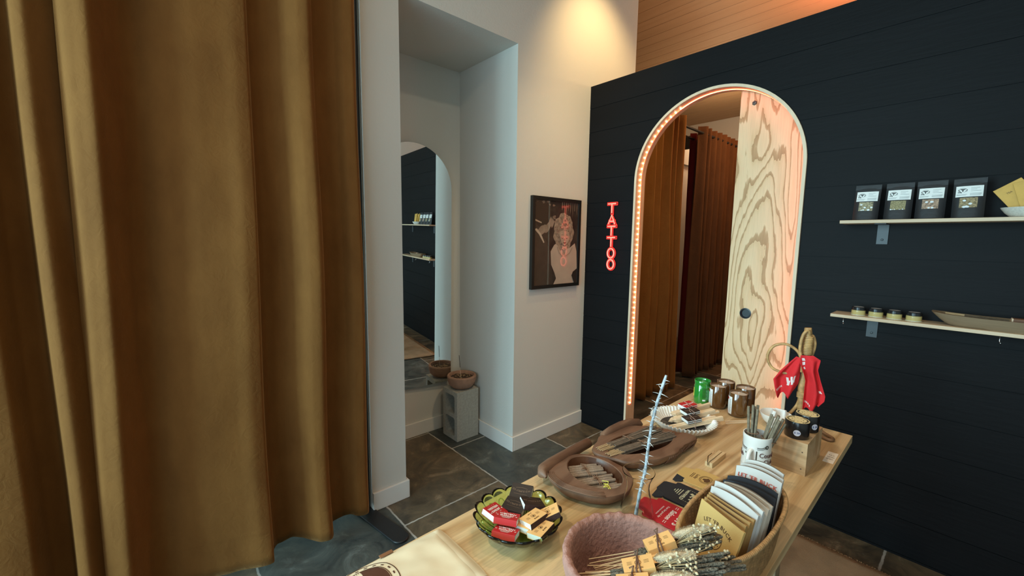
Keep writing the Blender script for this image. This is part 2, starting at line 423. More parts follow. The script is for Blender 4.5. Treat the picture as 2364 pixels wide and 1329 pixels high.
for i in range(nb):
    o = bead0 if i == 0 else bead0.copy()
    if i: COL.objects.link(o); o.parent = strip
    y, z, a = strip_pt(.01 + 2.30 * i / (nb - 1))
    o.location = (-.012, y - math.cos(a) * .004, z - math.sin(a) * .004)

# plywood sliding door behind the opening
dr = thing('sliding_door', 'plywood sliding door with swirling grain, pushed partly across the arched opening', 'door', (AX + .112, .88, 0))
poly = []
nh = 28; hy, hz, hr = 1.0 - .88, 1.131, .030
pm = MB(); y0, y1, z0, z1 = .62 - .88, 1.122 - .88, .012, 2.74
circ = [(hy + hr * math.cos(2*PI*i/nh + PI/4), hz + hr * math.sin(2*PI*i/nh + PI/4)) for i in range(nh)]
def sq(i):                            # matching point on the outer rectangle
    a = 2*PI*i/nh + PI/4; c, s_ = math.cos(a), math.sin(a)
    tt = min((y1-hy)/c if c > 1e-6 else 9, (y0-hy)/c if c < -1e-6 else 9, .35/abs(s_) if abs(s_) > 1e-6 else 9)
    return (hy + tt*c, hz + tt*s_)
for xx in (0, .018):
    sqs = [sq(i) for i in range(nh)]
    for i in range(nh):
        j = (i+1) % nh
        pm.add([(xx, *circ[i]), (xx, *circ[j]), (xx, *sqs[j]), (xx, *sqs[i])], [(0, 1, 2, 3)])
    za, zb = hz - .35, hz + .35
    # corner fillers between the fan and the rectangle
    for (cy, cz) in ((y1, zb), (y0, zb), (y0, za), (y1, za)):
        best = sorted(range(nh), key=lambda i: (sqs[i][0]-cy)**2 + (sqs[i][1]-cz)**2)[:2]
        best.sort(); i, j = best
        if (i, j) == (0, nh-1): i, j = j, i
        pm.add([(xx, *sqs[i]), (xx, cy, cz), (xx, *sqs[j])], [(0, 1, 2)])
    pm.add([(xx, y0, z0), (xx, y1, z0), (xx, y1, za), (xx, y0, za)], [(0, 1, 2, 3)])
    pm.add([(xx, y0, zb), (xx, y1, zb), (xx, y1, z1), (xx, y0, z1)], [(0, 1, 2, 3)])
rect = [(y0, z0), (y1, z0), (y1, z1), (y0, z1)]
for i in range(4):
    (ya, za), (yb, zb) = rect[i], rect[(i+1) % 4]
    pm.add([(0, ya, za), (0, yb, zb), (.018, yb, zb), (.018, ya, za)], [(0, 1, 2, 3)])
def ply_face():
    """rotary-cut plywood: contour bands of a stretched height field with one big oval figure"""
    m, nt, p = nodes_of('plywood_figure'); N = nt.nodes; L = nt.links
    p.inputs['Roughness'].default_value = .55
    tc = N.new('ShaderNodeTexCoord')
    def mp(loc, sc, rot=(0, 0, 0)):
        n = N.new('ShaderNodeMapping'); n.inputs['Location'].default_value = loc; n.inputs['Scale'].default_value = sc; n.inputs['Rotation'].default_value = rot
        L.new(tc.outputs['Object'], n.inputs['Vector']); return n.outputs['Vector']
    def mth(op, a, b=None, c=None):
        n = N.new('ShaderNodeMath'); n.operation = op
        for i, q in enumerate((a, b, c)):
            if q is None: continue
            if hasattr(q, 'links'): L.new(q, n.inputs[i])
            else: n.inputs[i].default_value = q
        return n.outputs[0]
    n1 = N.new('ShaderNodeTexNoise'); n1.inputs['Scale'].default_value = 1; n1.inputs['Detail'].default_value = 1.5; n1.inputs['Distortion'].default_value = .5
    L.new(mp((0, 0, 3.1), (1, 5.5, 1.15)), n1.inputs['Vector'])
    jag = N.new('ShaderNodeTexNoise'); jag.inputs['Scale'].default_value = 1; jag.inputs['Detail'].default_value = 4
    L.new(mp((0, 0, 0), (1, 70, 9)), jag.inputs['Vector'])
    # oval figure around the finger hole and straight strands on its left
    ln = N.new('ShaderNodeVectorMath'); ln.operation = 'LENGTH'; L.new(mp((0, -.07 * 6.5, -1.09 * 2.3), (0, 6.5, 2.3)), ln.inputs[0])
    oval = mth('MULTIPLY', mth('MINIMUM', ln.outputs['Value'], 1.9), .30)
    f = mth('ADD', mth('MULTIPLY', n1.outputs['Fac'], 1.0), oval)
    f = mth('ADD', f, mth('MULTIPLY', mth('SUBTRACT', jag.outputs['Fac'], .5), .055))
    band = mth('FRACT', mth('MULTIPLY', f, 8.5))
    r = N.new('ShaderNodeValToRGB'); e = r.color_ramp.elements
    e[0].position = 0; e[0].color = (.47, .27, .11, 1); e[1].position = 1; e[1].color = (.84, .60, .34, 1)
    for ps, c in ((.20, (.58, .35, .16, 1)), (.26, (.88, .65, .38, 1)), (.80, (.84, .60, .34, 1)), (.965, (.78, .54, .28, 1))):
        k = e.new(ps); k.color = c
    L.new(band, r.inputs['Fac'])
    fine = N.new('ShaderNodeTexNoise'); fine.inputs['Scale'].default_value = 1; fine.inputs['Detail'].default_value = 3
    L.new(mp((0, 0, 0), (1, 160, 7)), fine.inputs['Vector'])
    mx = N.new('ShaderNodeMix'); mx.data_type = 'RGBA'; mx.blend_type = 'MULTIPLY'; mx.inputs[0].default_value = .22
    L.new(r.outputs['Color'], mx.inputs[6]); L.new(fine.outputs['Fac'], mx.inputs[7])
    L.new(mx.outputs[2], p.inputs['Base Color'])
    return m
pm.build('panel', ply_face(), dr, smooth=0)
# black ring in the finger hole, and the bolt head near the top
rg = MB(); TT = TR((0, hy, hz), (0, PI/2, 0))
rg.lathe([(.0295, -.017), (.0295, -.002), (.035, -.002), (.035, .0015), (.028, .003), (.026, .0), (.026, -.017)], 28, M=TR((0, hy, hz), (0, -PI/2, 0)), cap=False)
rg.lathe([(.0, -.012), (.0275, -.012)], 28, M=TR((0, hy, hz), (0, -PI/2, 0)), cap=False)
rg.build('finger_pull', mat('pull_black', (.02, .025, .03), .35), dr)
MB().lathe([(.0145, 0), (.0145, .003), (.011, .006), (.004, .0065), (.003, .004)], 6, M=TR((0, 1.04 - .88, 2.452), (0, -PI/2, 0))).build('bolt', mat('bolt_grey', (.10, .095, .085), .45, metal=.7), dr, smooth=20)

# ------------------------------------------------------------------ camera
cam = bpy.data.cameras.new('camera'); co = bpy.data.objects.new('camera', cam); COL.objects.link(co)
F = 967.0; cam.sensor_fit = 'HORIZONTAL'; cam.sensor_width = 36; cam.lens = F / 2364 * 36; cam.clip_start = .02
pitch, roll, yaw = -0.11400636, 0.01341938, 0.84332777
fw = Vector((math.cos(pitch)*math.cos(yaw), math.cos(pitch)*math.sin(yaw), math.sin(pitch)))
rt = fw.cross(Vector((0, 0, 1))).normalized(); up = rt.cross(fw)
r2 = rt * math.cos(roll) + up * math.sin(roll); u2 = -rt * math.sin(roll) + up * math.cos(roll)
mw = Matrix((r2, u2, -fw)).transposed().to_4x4(); mw.translation = (0, 0, H); co.matrix_world = mw
scene.camera = co

# ------------------------------------------------------------------ light
scene.view_settings.view_transform = 'Standard'; scene.view_settings.look = 'None'
scene.view_settings.exposure = 0.30; scene.view_settings.gamma = 1; scene.view_settings.use_curve_mapping = False
wd = bpy.data.worlds.new('sky'); scene.world = wd; wd.use_nodes = True
bg = wd.node_tree.nodes['Background']; bg.inputs[0].default_value = (.62, .82, 1, 1); bg.inputs[1].default_value = 1.0
def light(name, typ, loc, power, col, target=None, **k):
    d = bpy.data.lights.new(name, typ); d.energy = power; d.color = col
    for a, v in k.items(): setattr(d, a, v)
    o = bpy.data.objects.new(name, d); COL.objects.link(o); o.location = loc
    if target is not None: o.rotation_euler = (Vector(target) - Vector(loc)).to_track_quat('-Z', 'Y').to_euler()
    return o
light('daylight', 'AREA', (-2.72, .7, 1.78), 104, (.60, .88, 1.0), (5, .7, 1.70), shape='RECTANGLE', size=4.7, size_y=2.8)
light('daylight_near', 'AREA', (-2.71, 1.75, 1.78), 135, (.52, .90, 1.0), (5, 1.7, 1.70), shape='RECTANGLE', size=1.3, size_y=2.8)
light('wall_spot', 'SPOT', (2.68, 1.52, 3.85), 72, (1.0, .68, .30), (2.90, 2.25, 2.70), spot_size=R(80), spot_blend=.9, shadow_soft_size=.05)
light('left_spot', 'SPOT', (-.8, .9, 3.3), 85, (1.0, .84, .64), (1.0, .5, .86), spot_size=R(62), spot_blend=.8, shadow_soft_size=.08)
light('table_spot', 'SPOT', (1.35, 1.0, 4.0), 55, (1.0, .80, .58), (1.0, .5, .86), spot_size=R(60), spot_blend=.8, shadow_soft_size=.06)
light('corner_spot', 'SPOT', (.3, -.6, 4.0), 50, (1.0, .80, .58), (1.3, 1.5, 1.0), spot_size=R(90), spot_blend=.8, shadow_soft_size=.06)
light('back_room_fill', 'POINT', (5.0, 1.2, 3.0), 42, (1.0, .62, .30), shadow_soft_size=.12)  # unseen point light, added to brighten the back room and its ceiling
light('rear_fill', 'POINT', (7.3, 3.0, 3.3), 45, (1.0, .70, .40), shadow_soft_size=.12)  # another unseen light, added to lift the dark far end
light('wall_fill_spot', 'SPOT', (2.05, .7, 3.9), 72, (1.0, .72, .40), (2.42, 2.237, 1.5), spot_size=R(48), spot_blend=.9, shadow_soft_size=.08)  # added wall-washer without a fixture, warms the white wall beside the recess
light('ceiling_red_fill', 'POINT', (5.5, 1.0, 3.8), 26, (1.0, .25, .12), shadow_soft_size=.1)  # unseen red light added to redden the ceiling beyond the planks
# ------------------------------------------------------------------ velvet curtains
def curtain(name, label, keys, z0, z1, yb, M, group=None, lean=0., flare=1.0, seed=0, nz=70, nx=260, hem=True, topx=1.0, amp=1.0, parts=True):
    """keys: (x, depth) with depth in cm towards the viewer; the cloth hangs from z1 to z0"""
    xa, xb = keys[0][0], keys[-1][0]; cx = (xa + xb) / 2
    ks = [(x - cx, d) for x, d in keys]
    t = thing(name, label, 'curtain', (cx, yb, z0), group=group)
    sd = Vector((seed * 7.3, seed * 3.1, 0))
    def fn(u, v):
        x = (xa - cx) + (xb - xa) * u; z = v * (z1 - z0)
        zz = 1 - v
        wob = noise.noise(Vector((x * 2.2, z * .5, 0)) + sd) * .035 * zz
        d = spline(ks, x + wob) * (.62 + .38 * zz) * amp / 100 * (1 + .45 * noise.noise(Vector((x * 1.8, z * .8, 6)) + sd))
        d += noise.noise(Vector((x * 2.2 + z * .5, z * .9, 2)) + sd) * .022 * zz
        d += noise.noise(Vector((x * 5, z * 1.1, 3)) + sd) * .008 * (.4 + .6 * zz)
        d += noise.noise(Vector((x * 16 + z * 3, z * 5, 9)) + sd) * .0016
        if z < .16: d += math.sin(x * 55 + seed) * noise.noise(Vector((x * 9, 0, 5)) + sd) * .012 * (1 - z / .16)
        px = x * (topx + (flare - topx) * zz) + lean * zz
        dz = noise.noise(Vector((x * 4, 0, 7)) + sd) * .012 * max(0, 1 - z / .2)
        return (px, -d, z + dz)
    mb = MB().grid(fn, nx, nz)
    c = mb.build('cloth', M, t, smooth=180, solid=.004)
    if hem:
        hb = MB()
        def hf(u, v):
            p = fn(u, .048 + v * .0016); return (p[0], p[1] - .0035, p[2])
        hb.grid(hf, nx, 1); hb.build('hem_stitching', M, t, smooth=180)
    return t
right_keys = [(-.165,1),(-.142,4.5),(-.12,5.5),(-.085,6.5),(-.045,2.5),(-.005,-1),(.03,-2),(.08,-.5),(.148,1.0),(.22,2.6),(.30,3.8),(.36,5.0),(.395,4.8),(.413,.5),(.44,-1),(.496,-1.2),(.535,.3),(.57,3.5),(.605,6.5),(.640,7.4),(.662,6),(.678,.5),(.73,-1.0),(.785,-.3),(.822,3.2),(.860,4.0),(.885,1.5),(.897,-2.5)]
curtain('velvet_curtain', 'bronze velvet curtain panel beside the white wall, hanging over the black stand foot', right_keys, .06, 3.3, 2.20, M_velvet, 'bronze velvet curtains', seed=1, flare=1.03, lean=-.01, amp=1.65, topx=.972)
left_keys = [(-1.25, 0), (-1.1, 5), (-.95, -1), (-.8, 5), (-.66, -2), (-.52, 4), (-.45, 5), (-.37, 4.5), (-.335, -2), (-.285, -4.0), (-.258, 5.5), (-.235, 6.5), (-.20, 4.0), (-.165, 1.2), (-.12, -1)]
curtain('velvet_curtain', 'bronze velvet curtain panel at the far left, tucked behind its neighbour', left_keys, .035, 3.3, 2.235, M_velvet, 'bronze velvet curtains', seed=4, flare=1.03, lean=-.01, amp=1.65)
# stand that carries them
st = thing('curtain_stand', 'black steel curtain stand with a flat rounded foot showing under the velvet', 'stand', (.886, 2.262, 0))
ft = MB(); pl = []
for i in range(13): a = -PI + PI * i / 12; pl.append((.046 * math.cos(a), -.340 + .046 * math.sin(a)))
for i in range(13): a = PI * i / 12; pl.append((.046 * math.cos(a), .22 + .046 * math.sin(a)))
ft.prism(pl, 0, .012, M=TR((0, 0, 0), (0, 0, .16)))
ft.build('foot', M_dark_metal, st, bevel=.004)
MB().lathe([(.0135, .012), (.0135, 3.36)], 16, M=TR((.022, .005, 0))).build('upright', M_dark_metal, st)
MB().tube([(.02, .005, 3.34), (-2.2, .005, 3.34)], .019, 12).build('crossbar', M_dark_metal, st)

# back room curtains on their double rod
def pleats(xa, xb, n, d, seed):
    r_ = random.Random(seed); ks = []
    for i in range(2 * n + 1):
        ks.append((xa + (xb - xa) * (i + (r_.random() - .5) * .5 * (0 < i < 2*n)) / (2 * n), (d if i % 2 else -d) * (.6 + .7 * r_.random())))
    return ks
curtain('velvet_curtain', 'amber velvet curtain at the left side of the room seen through the arch', pleats(3.47, 4.30, 6, 7, 2), .02, 2.86, 2.17, M_velvet_or, 'back room curtains', seed=6, nx=120, nz=40, hem=False, flare=1.05)
curtain('velvet_curtain', 'dark brown velvet curtain of narrow pleats behind the plywood sliding door', pleats(4.72, 6.6, 14, 5, 5), .02, 2.86, 2.20, M_velvet_br, 'back room curtains', seed=9, nx=240, nz=40, hem=False, flare=1.03)
curtain('velvet_curtain', 'dark red velvet curtain edge peeking out behind the brown pleats', pleats(4.79, 5.2, 3, 3, 8), .02, 2.82, 2.33, M_velvet_red, 'back room curtains', seed=12, nx=70, nz=30, hem=False)
rd = thing('curtain_rod', 'dark double curtain rod between the amber and brown curtains in the back room', 'curtain rod', (5.1, 2.25, 2.79))
MB().tube([(-1.68, -.05, .0), (1.8, -.05, .0)], .014, 10).build('front_rod', M_dark_metal, rd)
MB().tube([(-1.68, .08, -.035), (1.8, .08, -.035)], .012, 10).build('rear_rod', M_dark_metal, rd)
br = MB().box((-.125, -.05, -.045), (-.105, .1, -.012)).box((-.125, .09, -.1), (-.105, 1.05, .05)); br.build('bracket', M_dark_metal, rd)
# ------------------------------------------------------------------ things on the walls and floor
XW = Matrix(((0, 0, -1), (-1, 0, 0), (0, 1, 0))).to_4x4()      # local x -> -Y, y -> Z, z -> -X : faces out of the plank wall
def on_planks(x, y, z): return Matrix.Translation((x, y, z)) @ XW
YW = Matrix(((1, 0, 0), (0, 0, -1), (0, 1, 0))).to_4x4()       # local x -> X, y -> Z, z -> -Y : faces out of the white wall
def on_white(x, y, z): return Matrix.Translation((x, y, z)) @ YW
M_paper = mat('white_label', (.80, .80, .77), .55)
M_ink = mat('black_ink', (.02, .02, .02), .6)
M_inkbrown = mat('brown_ink', (.10, .045, .015), .6)
M_inkwhite = mat('white_ink', (.78, .76, .72), .6)
M_inkgrey = mat('grey_ink', (.25, .25, .25), .6)

# arched mirror in the recess
mr = thing('arched_mirror', 'frameless arched wall mirror inside the white recess', 'mirror', (1.565, YN - .022, .41), (R(.9), 0, R(-4.0)))
mp = []
for i in range(37): a = PI * i / 36; mp.append((.325 * math.cos(a), 1.555 + .325 * math.sin(a)))
mp = [(-.325, 0), (.325, 0)] + mp
mb = MB(); n = len(mp)
mb.add([(x, -.006, z) for x, z in mp], [tuple(range(n))], 0)
mb.add([(x, 0, z) for x, z in mp], [tuple(range(n))], 1)
mb.add([(x, -.006, z) for x, z in mp] + [(x, 0, z) for x, z in mp], [(i, (i+1) % n, n + (i+1) % n, n + i) for i in range(n)], 1)
mb.build('glass', [M_mirror, mat('mirror_edge', (.08, .11, .10), .2)], mr, smooth=20)

# concrete block and the terracotta incense bowl on it
M_conc = mat('concrete', (.36, .345, .30), .9, noise_amt=.12, noise_scale=60, bump=.35, bump_scale=160)
bk = MB(); bx0, bx1, by0, by1, hh = -.103, .103, -.101, .101, .397
cells = [(.034, .182), (.214, .362)]
def rr_(y0, y1, z0, z1, r=.022, k=5):
    p = []
    for (cy, cz, a) in ((y1-r, z1-r, 0), (y0+r, z1-r, PI/2), (y0+r, z0+r, PI), (y1-r, z0+r, 3*PI/2)):
        p += [(cy + r * math.cos(a + PI/2*i/k), cz + r * math.sin(a + PI/2*i/k)) for i in range(k + 1)]
    return p
for x, s in ((bx0, -1), (bx1, 1)):
    for (z0, z1, c0, c1) in ((0, .198, *cells[0]), (.198, hh, *cells[1])):
        p = rr_(by0 + .036, by1 - .036, c0, c1); n = len(p)
        o = []
        for (y, z) in p:
            cy, cz = 0, (c0 + c1) / 2; dy, dz = y - cy, z - cz
            tt = min((by1 / abs(dy)) if abs(dy) > 1e-6 else 99, ((z1 - cz) / dz if dz > 1e-6 else (z0 - cz) / dz if dz < -1e-6 else 99))
            o.append((cy + dy * tt, cz + dz * tt))
        bk.add([(x, *q) for q in p] + [(x, *q) for q in o], [(i, (i+1) % n, n + (i+1) % n, n + i) for i in range(n)])
        for (cy, cz) in ((by1, z1), (by0, z1), (by0, z0), (by1, z0)):
            b2 = sorted(range(n), key=lambda i: (o[i][0]-cy)**2 + (o[i][1]-cz)**2)[:2]
            bk.add([(x, *o[b2[0]]), (x, cy, cz), (x, *o[b2[1]])], [(0, 1, 2)])
        if s < 0: bk.add([(bx0, *q) for q in p] + [(bx1, *q) for q in p], [(i, (i+1) % n, n + (i+1) % n, n + i) for i in range(n)])
for q in ([(bx0, by0, 0), (bx1, by0, 0), (bx1, by0, hh), (bx0, by0, hh)], [(bx0, by1, 0), (bx1, by1, 0), (bx1, by1, hh), (bx0, by1, hh)],
          [(bx0, by0, 0), (bx1, by0, 0), (bx1, by1, 0), (bx0, by1, 0)], [(bx0, by0, hh), (bx1, by0, hh), (bx1, by1, hh), (bx0, by1, hh)]):
    bk.add(q, [(0, 1, 2, 3)])
o = bk.build('concrete_block', M_conc, smooth=20); o.location = (1.878, 2.719, 0)
tag(o, 'grey hollow concrete block standing on end in the recess corner', 'concrete block')
M_terra = mat('terracotta', (.34, .185, .12), .85, noise_amt=.15, noise_scale=25, bump=.2, bump_scale=150)
ib = thing('incense_bowl', 'small terracotta bowl of soil on top of the concrete block', 'bowl', (1.884, 2.712, hh))
MB().lathe([(.045, 0), (.078, .008), (.104, .035), (.115, .07), (.117, .098), (.112, .106), (.099, .106), (.094, .092), (.088, .06), (.05, .03)], 40).build('bowl', M_terra, ib)
M_soil = mat('soil', (.075, .045, .028), .95, noise_amt=.5, noise_scale=120, bump=.8, bump_scale=220)
so = MB()
def soil_fn(u, v):
    a = 2 * PI * u; r = .0925 * v
    return (r * math.cos(a), r * math.sin(a), .085 + .006 * noise.noise(Vector((r * math.cos(a) * 60, r * math.sin(a) * 60, 0))))
so.grid(soil_fn, 40, 10).build('soil', M_soil, ib)
M_chip = mat('wood_chip', (.30, .19, .10), .8)
for i in range(26):
    a = rnd.random() * 6.28; r = .08 * math.sqrt(rnd.random())
    c = MB().box((-.011, -.003, -.001), (.011, .003, .0015)); q = c.build('wood_chip', M_chip, ib, smooth=0)
    q.location = (r * math.cos(a), r * math.sin(a), .091); q.rotation_euler = (rnd.uniform(-.3, .3), rnd.uniform(-.3, .3), rnd.random() * 6.28)
sk = thing('incense_stick', 'thin dark incense stick standing in the terracotta bowl on the block', 'incense stick', (1.868, 2.70, hh + .085))
MB().tube([(0, 0, -.01), (-.006, .003, .085)], .0013, 6).build('bare_end', M_plyedge, sk)
MB().tube([(-.006, .003, .085), (-.013, .006, .185)], .0021, 6).build('coating', mat('incense_dark', (.03, .022, .018), .9), sk)

# framed black and white poster
ps = thing('framed_poster', 'black framed vintage photo poster of a curly haired person in white, on the white wall', 'poster', M=on_white(2.435, BY - .0, 1.565))
fw_, fh_, ft_ = .274, .345, .026
fr = MB()
for lo, hi in (((-fw_, -fh_, 0), (-fw_ + ft_, fh_, .028)), ((fw_ - ft_, -fh_, 0), (fw_, fh_, .028)), ((-fw_ + ft_, fh_ - ft_, 0), (fw_ - ft_, fh_, .028)), ((-fw_ + ft_, -fh_, 0), (fw_ - ft_, -fh_ + ft_, .028))):
    fr.box(lo, hi)
fr.build('frame', mat('frame_black', (.012, .012, .011), .35), ps, smooth=0)
def glazed(name, c, **k): return mat(name, c, .35, coat=1.0, **k)
G = [glazed('print_dark', (.038, .029, .022), noise_amt=.6, noise_scale=14), glazed('print_suit', (.050, .038, .029), noise_amt=.15, noise_scale=20),
     glazed('print_pale', (.24, .18, .135), noise_amt=.25, noise_scale=18), glazed('print_hair', (.30, .225, .165), noise_amt=.35, noise_scale=45),
     glazed('print_face', (.40, .30, .225), noise_amt=.08, noise_scale=12), glazed('print_dress', (.45, .36, .28), noise_amt=.07, noise_scale=10),
     glazed('print_shadow', (.19, .135, .10)), glazed('print_deep', (.030, .022, .017)), glazed('print_light_hair', (.38, .295, .225))]
for g in G:
    for nn in g.node_tree.nodes:
        if nn.type == 'BSDF_PRINCIPLED': nn.inputs['Coat Roughness'].default_value = .015; nn.inputs['Coat IOR'].default_value = 1.6
pw_, ph_ = fw_ - ft_, fh_ - ft_
pr = MB(); lay = [0]
def P(u, v): return (-pw_ + 2 * pw_ * u, ph_ - 2 * ph_ * v)
def shape(pts, mi):
    lay[0] += 1; d = .019 + lay[0] * .00002
    q = [P(max(0, min(1, u)), max(0, min(1, v))) for u, v in pts]; blob(pr, q, mi, depth=d)
def ell(cu, cv, ru, rv, mi, n=28, wob=0., sd=0, rot=0., a0=0, a1=2*PI):
    pts = []
    for i in range(n):
        a = a0 + (a1 - a0) * i / n; k = 1 + wob * math.sin(a * 7 + sd) + wob * .7 * math.sin(a * 13 + sd * 2)
        x, y = ru * k * math.cos(a), rv * k * math.sin(a)
        pts.append((cu + x * math.cos(rot) - y * math.sin(rot), cv + x * math.sin(rot) + y * math.cos(rot)))
    shape(pts, mi)
shape([(0, 0), (1, 0), (1, 1), (0, 1)], 0)
for i in range(26): ell(rnd.uniform(.02, .5), rnd.uniform(.01, .25), .03, .012, 6, 8, .3, i)
for i in range(8): shape([(.6 + .05 * i, 0), (.615 + .05 * i, 0), (.61 + .05 * i, .1 + .05 * (i % 3)), (.6 + .05 * i, .1)], 6 if i % 2 else 2)
ell(.15, .16, .24, .14, 7, 30, .1, 2)                                            # dark hair of the figure on the left
ell(.17, .345, .115, .05, 2, 20, .04, 1, -.35); ell(.285, .315, .085, .042, 2, 20, .05, 2, -.75)
for i in range(4): ell(.335 + .022 * i, .235 + .012 * i, .017, .055, 2, 12, .03, i, .45 + .05 * i)
shape([(0, .34), (.12, .39), (.24, .45), (.31, .54), (.36, .68), (.40, .82), (.43, 1), (0, 1)], 1)
shape([(.05, .33), (.14, .39), (.22, .49), (.20, .50), (.10, .40), (.0, .34)], 5)   # collar
shape([(.0, .22), (.15, .255), (.15, .27), (.0, .24)], 8)
shape([(.36, .60), (.44, .52), (.50, .50), (.60, .56), (.80, .56), (.93, .50), (.98, .60), (1, .82), (.90, .86), (.88, .90), (.93, .955), (.95, 1), (.44, 1), (.50, .93), (.46, .86), (.38, .76)], 5)
ell(.655, .36, .235, .225, 3, 46, .05, 1)                                        # pile of pale curls
for i in range(190):
    a = rnd.random() * 6.28; q = math.sqrt(rnd.random())
    ell(.655 + .21 * q * math.cos(a), .335 + .19 * q * math.sin(a), rnd.uniform(.010, .022), rnd.uniform(.006, .011), rnd.choice((8, 8, 3, 3, 6)), 9, .08, i, rnd.random() * 3)
shape([(.56, .36), (.60, .345), (.70, .35), (.77, .36), (.785, .42), (.77, .47), (.72, .515), (.675, .53), (.63, .515), (.575, .46), (.555, .41)], 4)
for c, w_ in ((.615, .04), (.72, .04)):
    shape([(c - w_, .425), (c, .437), (c + w_, .425), (c, .446)], 7); shape([(c - w_, .40), (c, .392), (c + w_, .402), (c, .398)], 6)
shape([(.665, .44), (.675, .44), (.685, .468), (.655, .468)], 6)
shape([(.635, .493), (.66, .487), (.672, .490), (.69, .487), (.71, .493), (.672, .508)], 7)
shape([(.60, .52), (.67, .54), (.74, .52), (.72, .57), (.66, .59), (.61, .57)], 4)
stroke(pr, [P(.5, .54), P(.55, .62), P(.62, .66), P(.66, .60)], .004, 6, depth=.0253); stroke(pr, [P(.66, .60), P(.70, .66), P(.80, .62), P(.86, .55)], .004, 6, depth=.0253)
shape([(.86, .90), (1, .82), (1, 1), (.93, 1)], 7)
pr.build('photo_print', G, ps, smooth=0)

# TATTOO neon
ns = thing('neon_sign', 'red neon sign spelling TATTOO down the black plank wall', 'neon sign', M=on_planks(AX, 1.972, 1.622))
M_neon = mat('neon_tube', (1, .25, .2), .3, emis=(1.0, .10, .07), estr=2.4)
M_neonrim = mat('neon_backing', (.10, .006, .006), .3, emis=(1.0, .01, .008), estr=.10); M_neonedge = mat('neon_edge', (.9, .05, .04), .3, emis=(1.0, .03, .02), estr=1.6)
LT = {'T': [[(-.036, .036), (.036, .036)], [(0, .036), (0, -.036)]],
      'A': [[(-.030, -.034), (0, .036), (.030, -.034)], [(-.020, -.012), (.020, -.012)]],
      'O': [[(.030 * math.cos(2*PI*i/24), .037 * math.sin(2*PI*i/24)) for i in range(25)]]}
for k, ch in enumerate('TATTOO'):
    zc = .219 - .0875 * k; xc = -.004 + .0012 * k
    bb = MB(); tb = MB(); eg = MB()
    for s in LT[ch]:
        cl_ = ch == 'O'; pts = [(x + xc, y + zc) for x, y in s]
        if cl_: pts = pts[:-1]
        # solid backing: ribbon 26 mm wide and 10 mm deep round every stroke
        e = [Vector((p[0], p[1], 0)) for p in pts]; m_ = len(e)
        if not cl_:
            d0 = (e[0] - e[1]).normalized() * .011; d1 = (e[-1] - e[-2]).normalized() * .011; e[0] = e[0] + d0; e[-1] = e[-1] + d1
        a = []; b_ = []
        for i in range(m_):
            q0 = e[(i-1) % m_] if cl_ or i else e[i]; q1 = e[(i+1) % m_] if cl_ or i < m_-1 else e[i]
            t_ = (q1 - q0).normalized(); nn = Vector((-t_.y, t_.x, 0)) * .0115; a.append(e[i] + nn); b_.append(e[i] - nn)
        for z in (.004, .012): bb.add([(p.x, p.y, z) for p in a] + [(p.x, p.y, z) for p in b_], [(i, m_ + i, m_ + (i+1) % m_, (i+1) % m_) for i in range(m_ if cl_ else m_-1)])
        for side in (a, b_): bb.add([(p.x, p.y, .004) for p in side] + [(p.x, p.y, .012) for p in side], [(i, (i+1) % m_, m_ + (i+1) % m_, m_ + i) for i in range(m_ if cl_ else m_-1)])
        for side in (a, b_): eg.tube([(p.x, p.y, .0125) for p in side], .0013, 5, closed=cl_)
        if not cl_: eg.tube([(a[0].x, a[0].y, .0125), (b_[0].x, b_[0].y, .0125)], .0013, 5); eg.tube([(a[-1].x, a[-1].y, .0125), (b_[-1].x, b_[-1].y, .0125)], .0013, 5)
        tb.tube([(p[0], p[1], .019) for p in pts], .0052, 8, closed=cl_)
    lb = bb.build('letter_backing', M_neonrim, ns, smooth=40)
    tb.build('letter_tube', M_neon, lb, smooth=180); eg.build('letter_outline', M_neonedge, lb, smooth=180)
MB().box((-.004, -.25, 0), (.004, .25, .004)).build('mounting_bar', M_dark_metal, ns, smooth=0)

# two plywood shelves
M_shelf = wood('shelf_ply', (.72, .54, .36), (.62, .44, .27), 'Y', scale=18, dist=1.2, rough=.5, contrast=(.2, .9), fine=.2)
SD = .142
def shelf(z, label, hooks):
    t = thing('wall_shelf', label, 'shelf', (AX, 0, z), group='plank wall shelves')
    MB().box((-SD, -.75, -.016), (-.001, .506, 0)).build('board', M_shelf, t, bevel=.0015)
    for y in (.352, -.5):
        b = MB(); b.box((-.006, y - .0225, -.118), (-.0005, y + .0225, -.016)); b.box((-.11, y - .0225, -.021), (-.006, y + .0225, -.016))
        b.lathe([(.006, 0), (.006, .002), (.003, .003)], 10, M=TR((-.006, y, -.095), (0, -PI/2, 0)))
        b.build('bracket', mat('bracket_grey', (.055, .06, .065), .45, metal=.2), t, bevel=.001)
    for y in hooks:
        MB().tube([(-SD + .03, y, -.014), (-SD + .03, y, -.04), (-SD + .027, y - .003, -.05), (-SD + .020, y - .004, -.052), (-SD + .016, y - .003, -.046)], .0018, 6).build('hook', M_chrome, t, smooth=180)
    return t
ZU, ZL = 1.706, 1.228
shelf(ZU, 'upper plywood wall shelf carrying the black tea pouches', [])
shelf(ZL, 'lower plywood wall shelf carrying the balm jars, small hooks underneath', [.455, -.075])

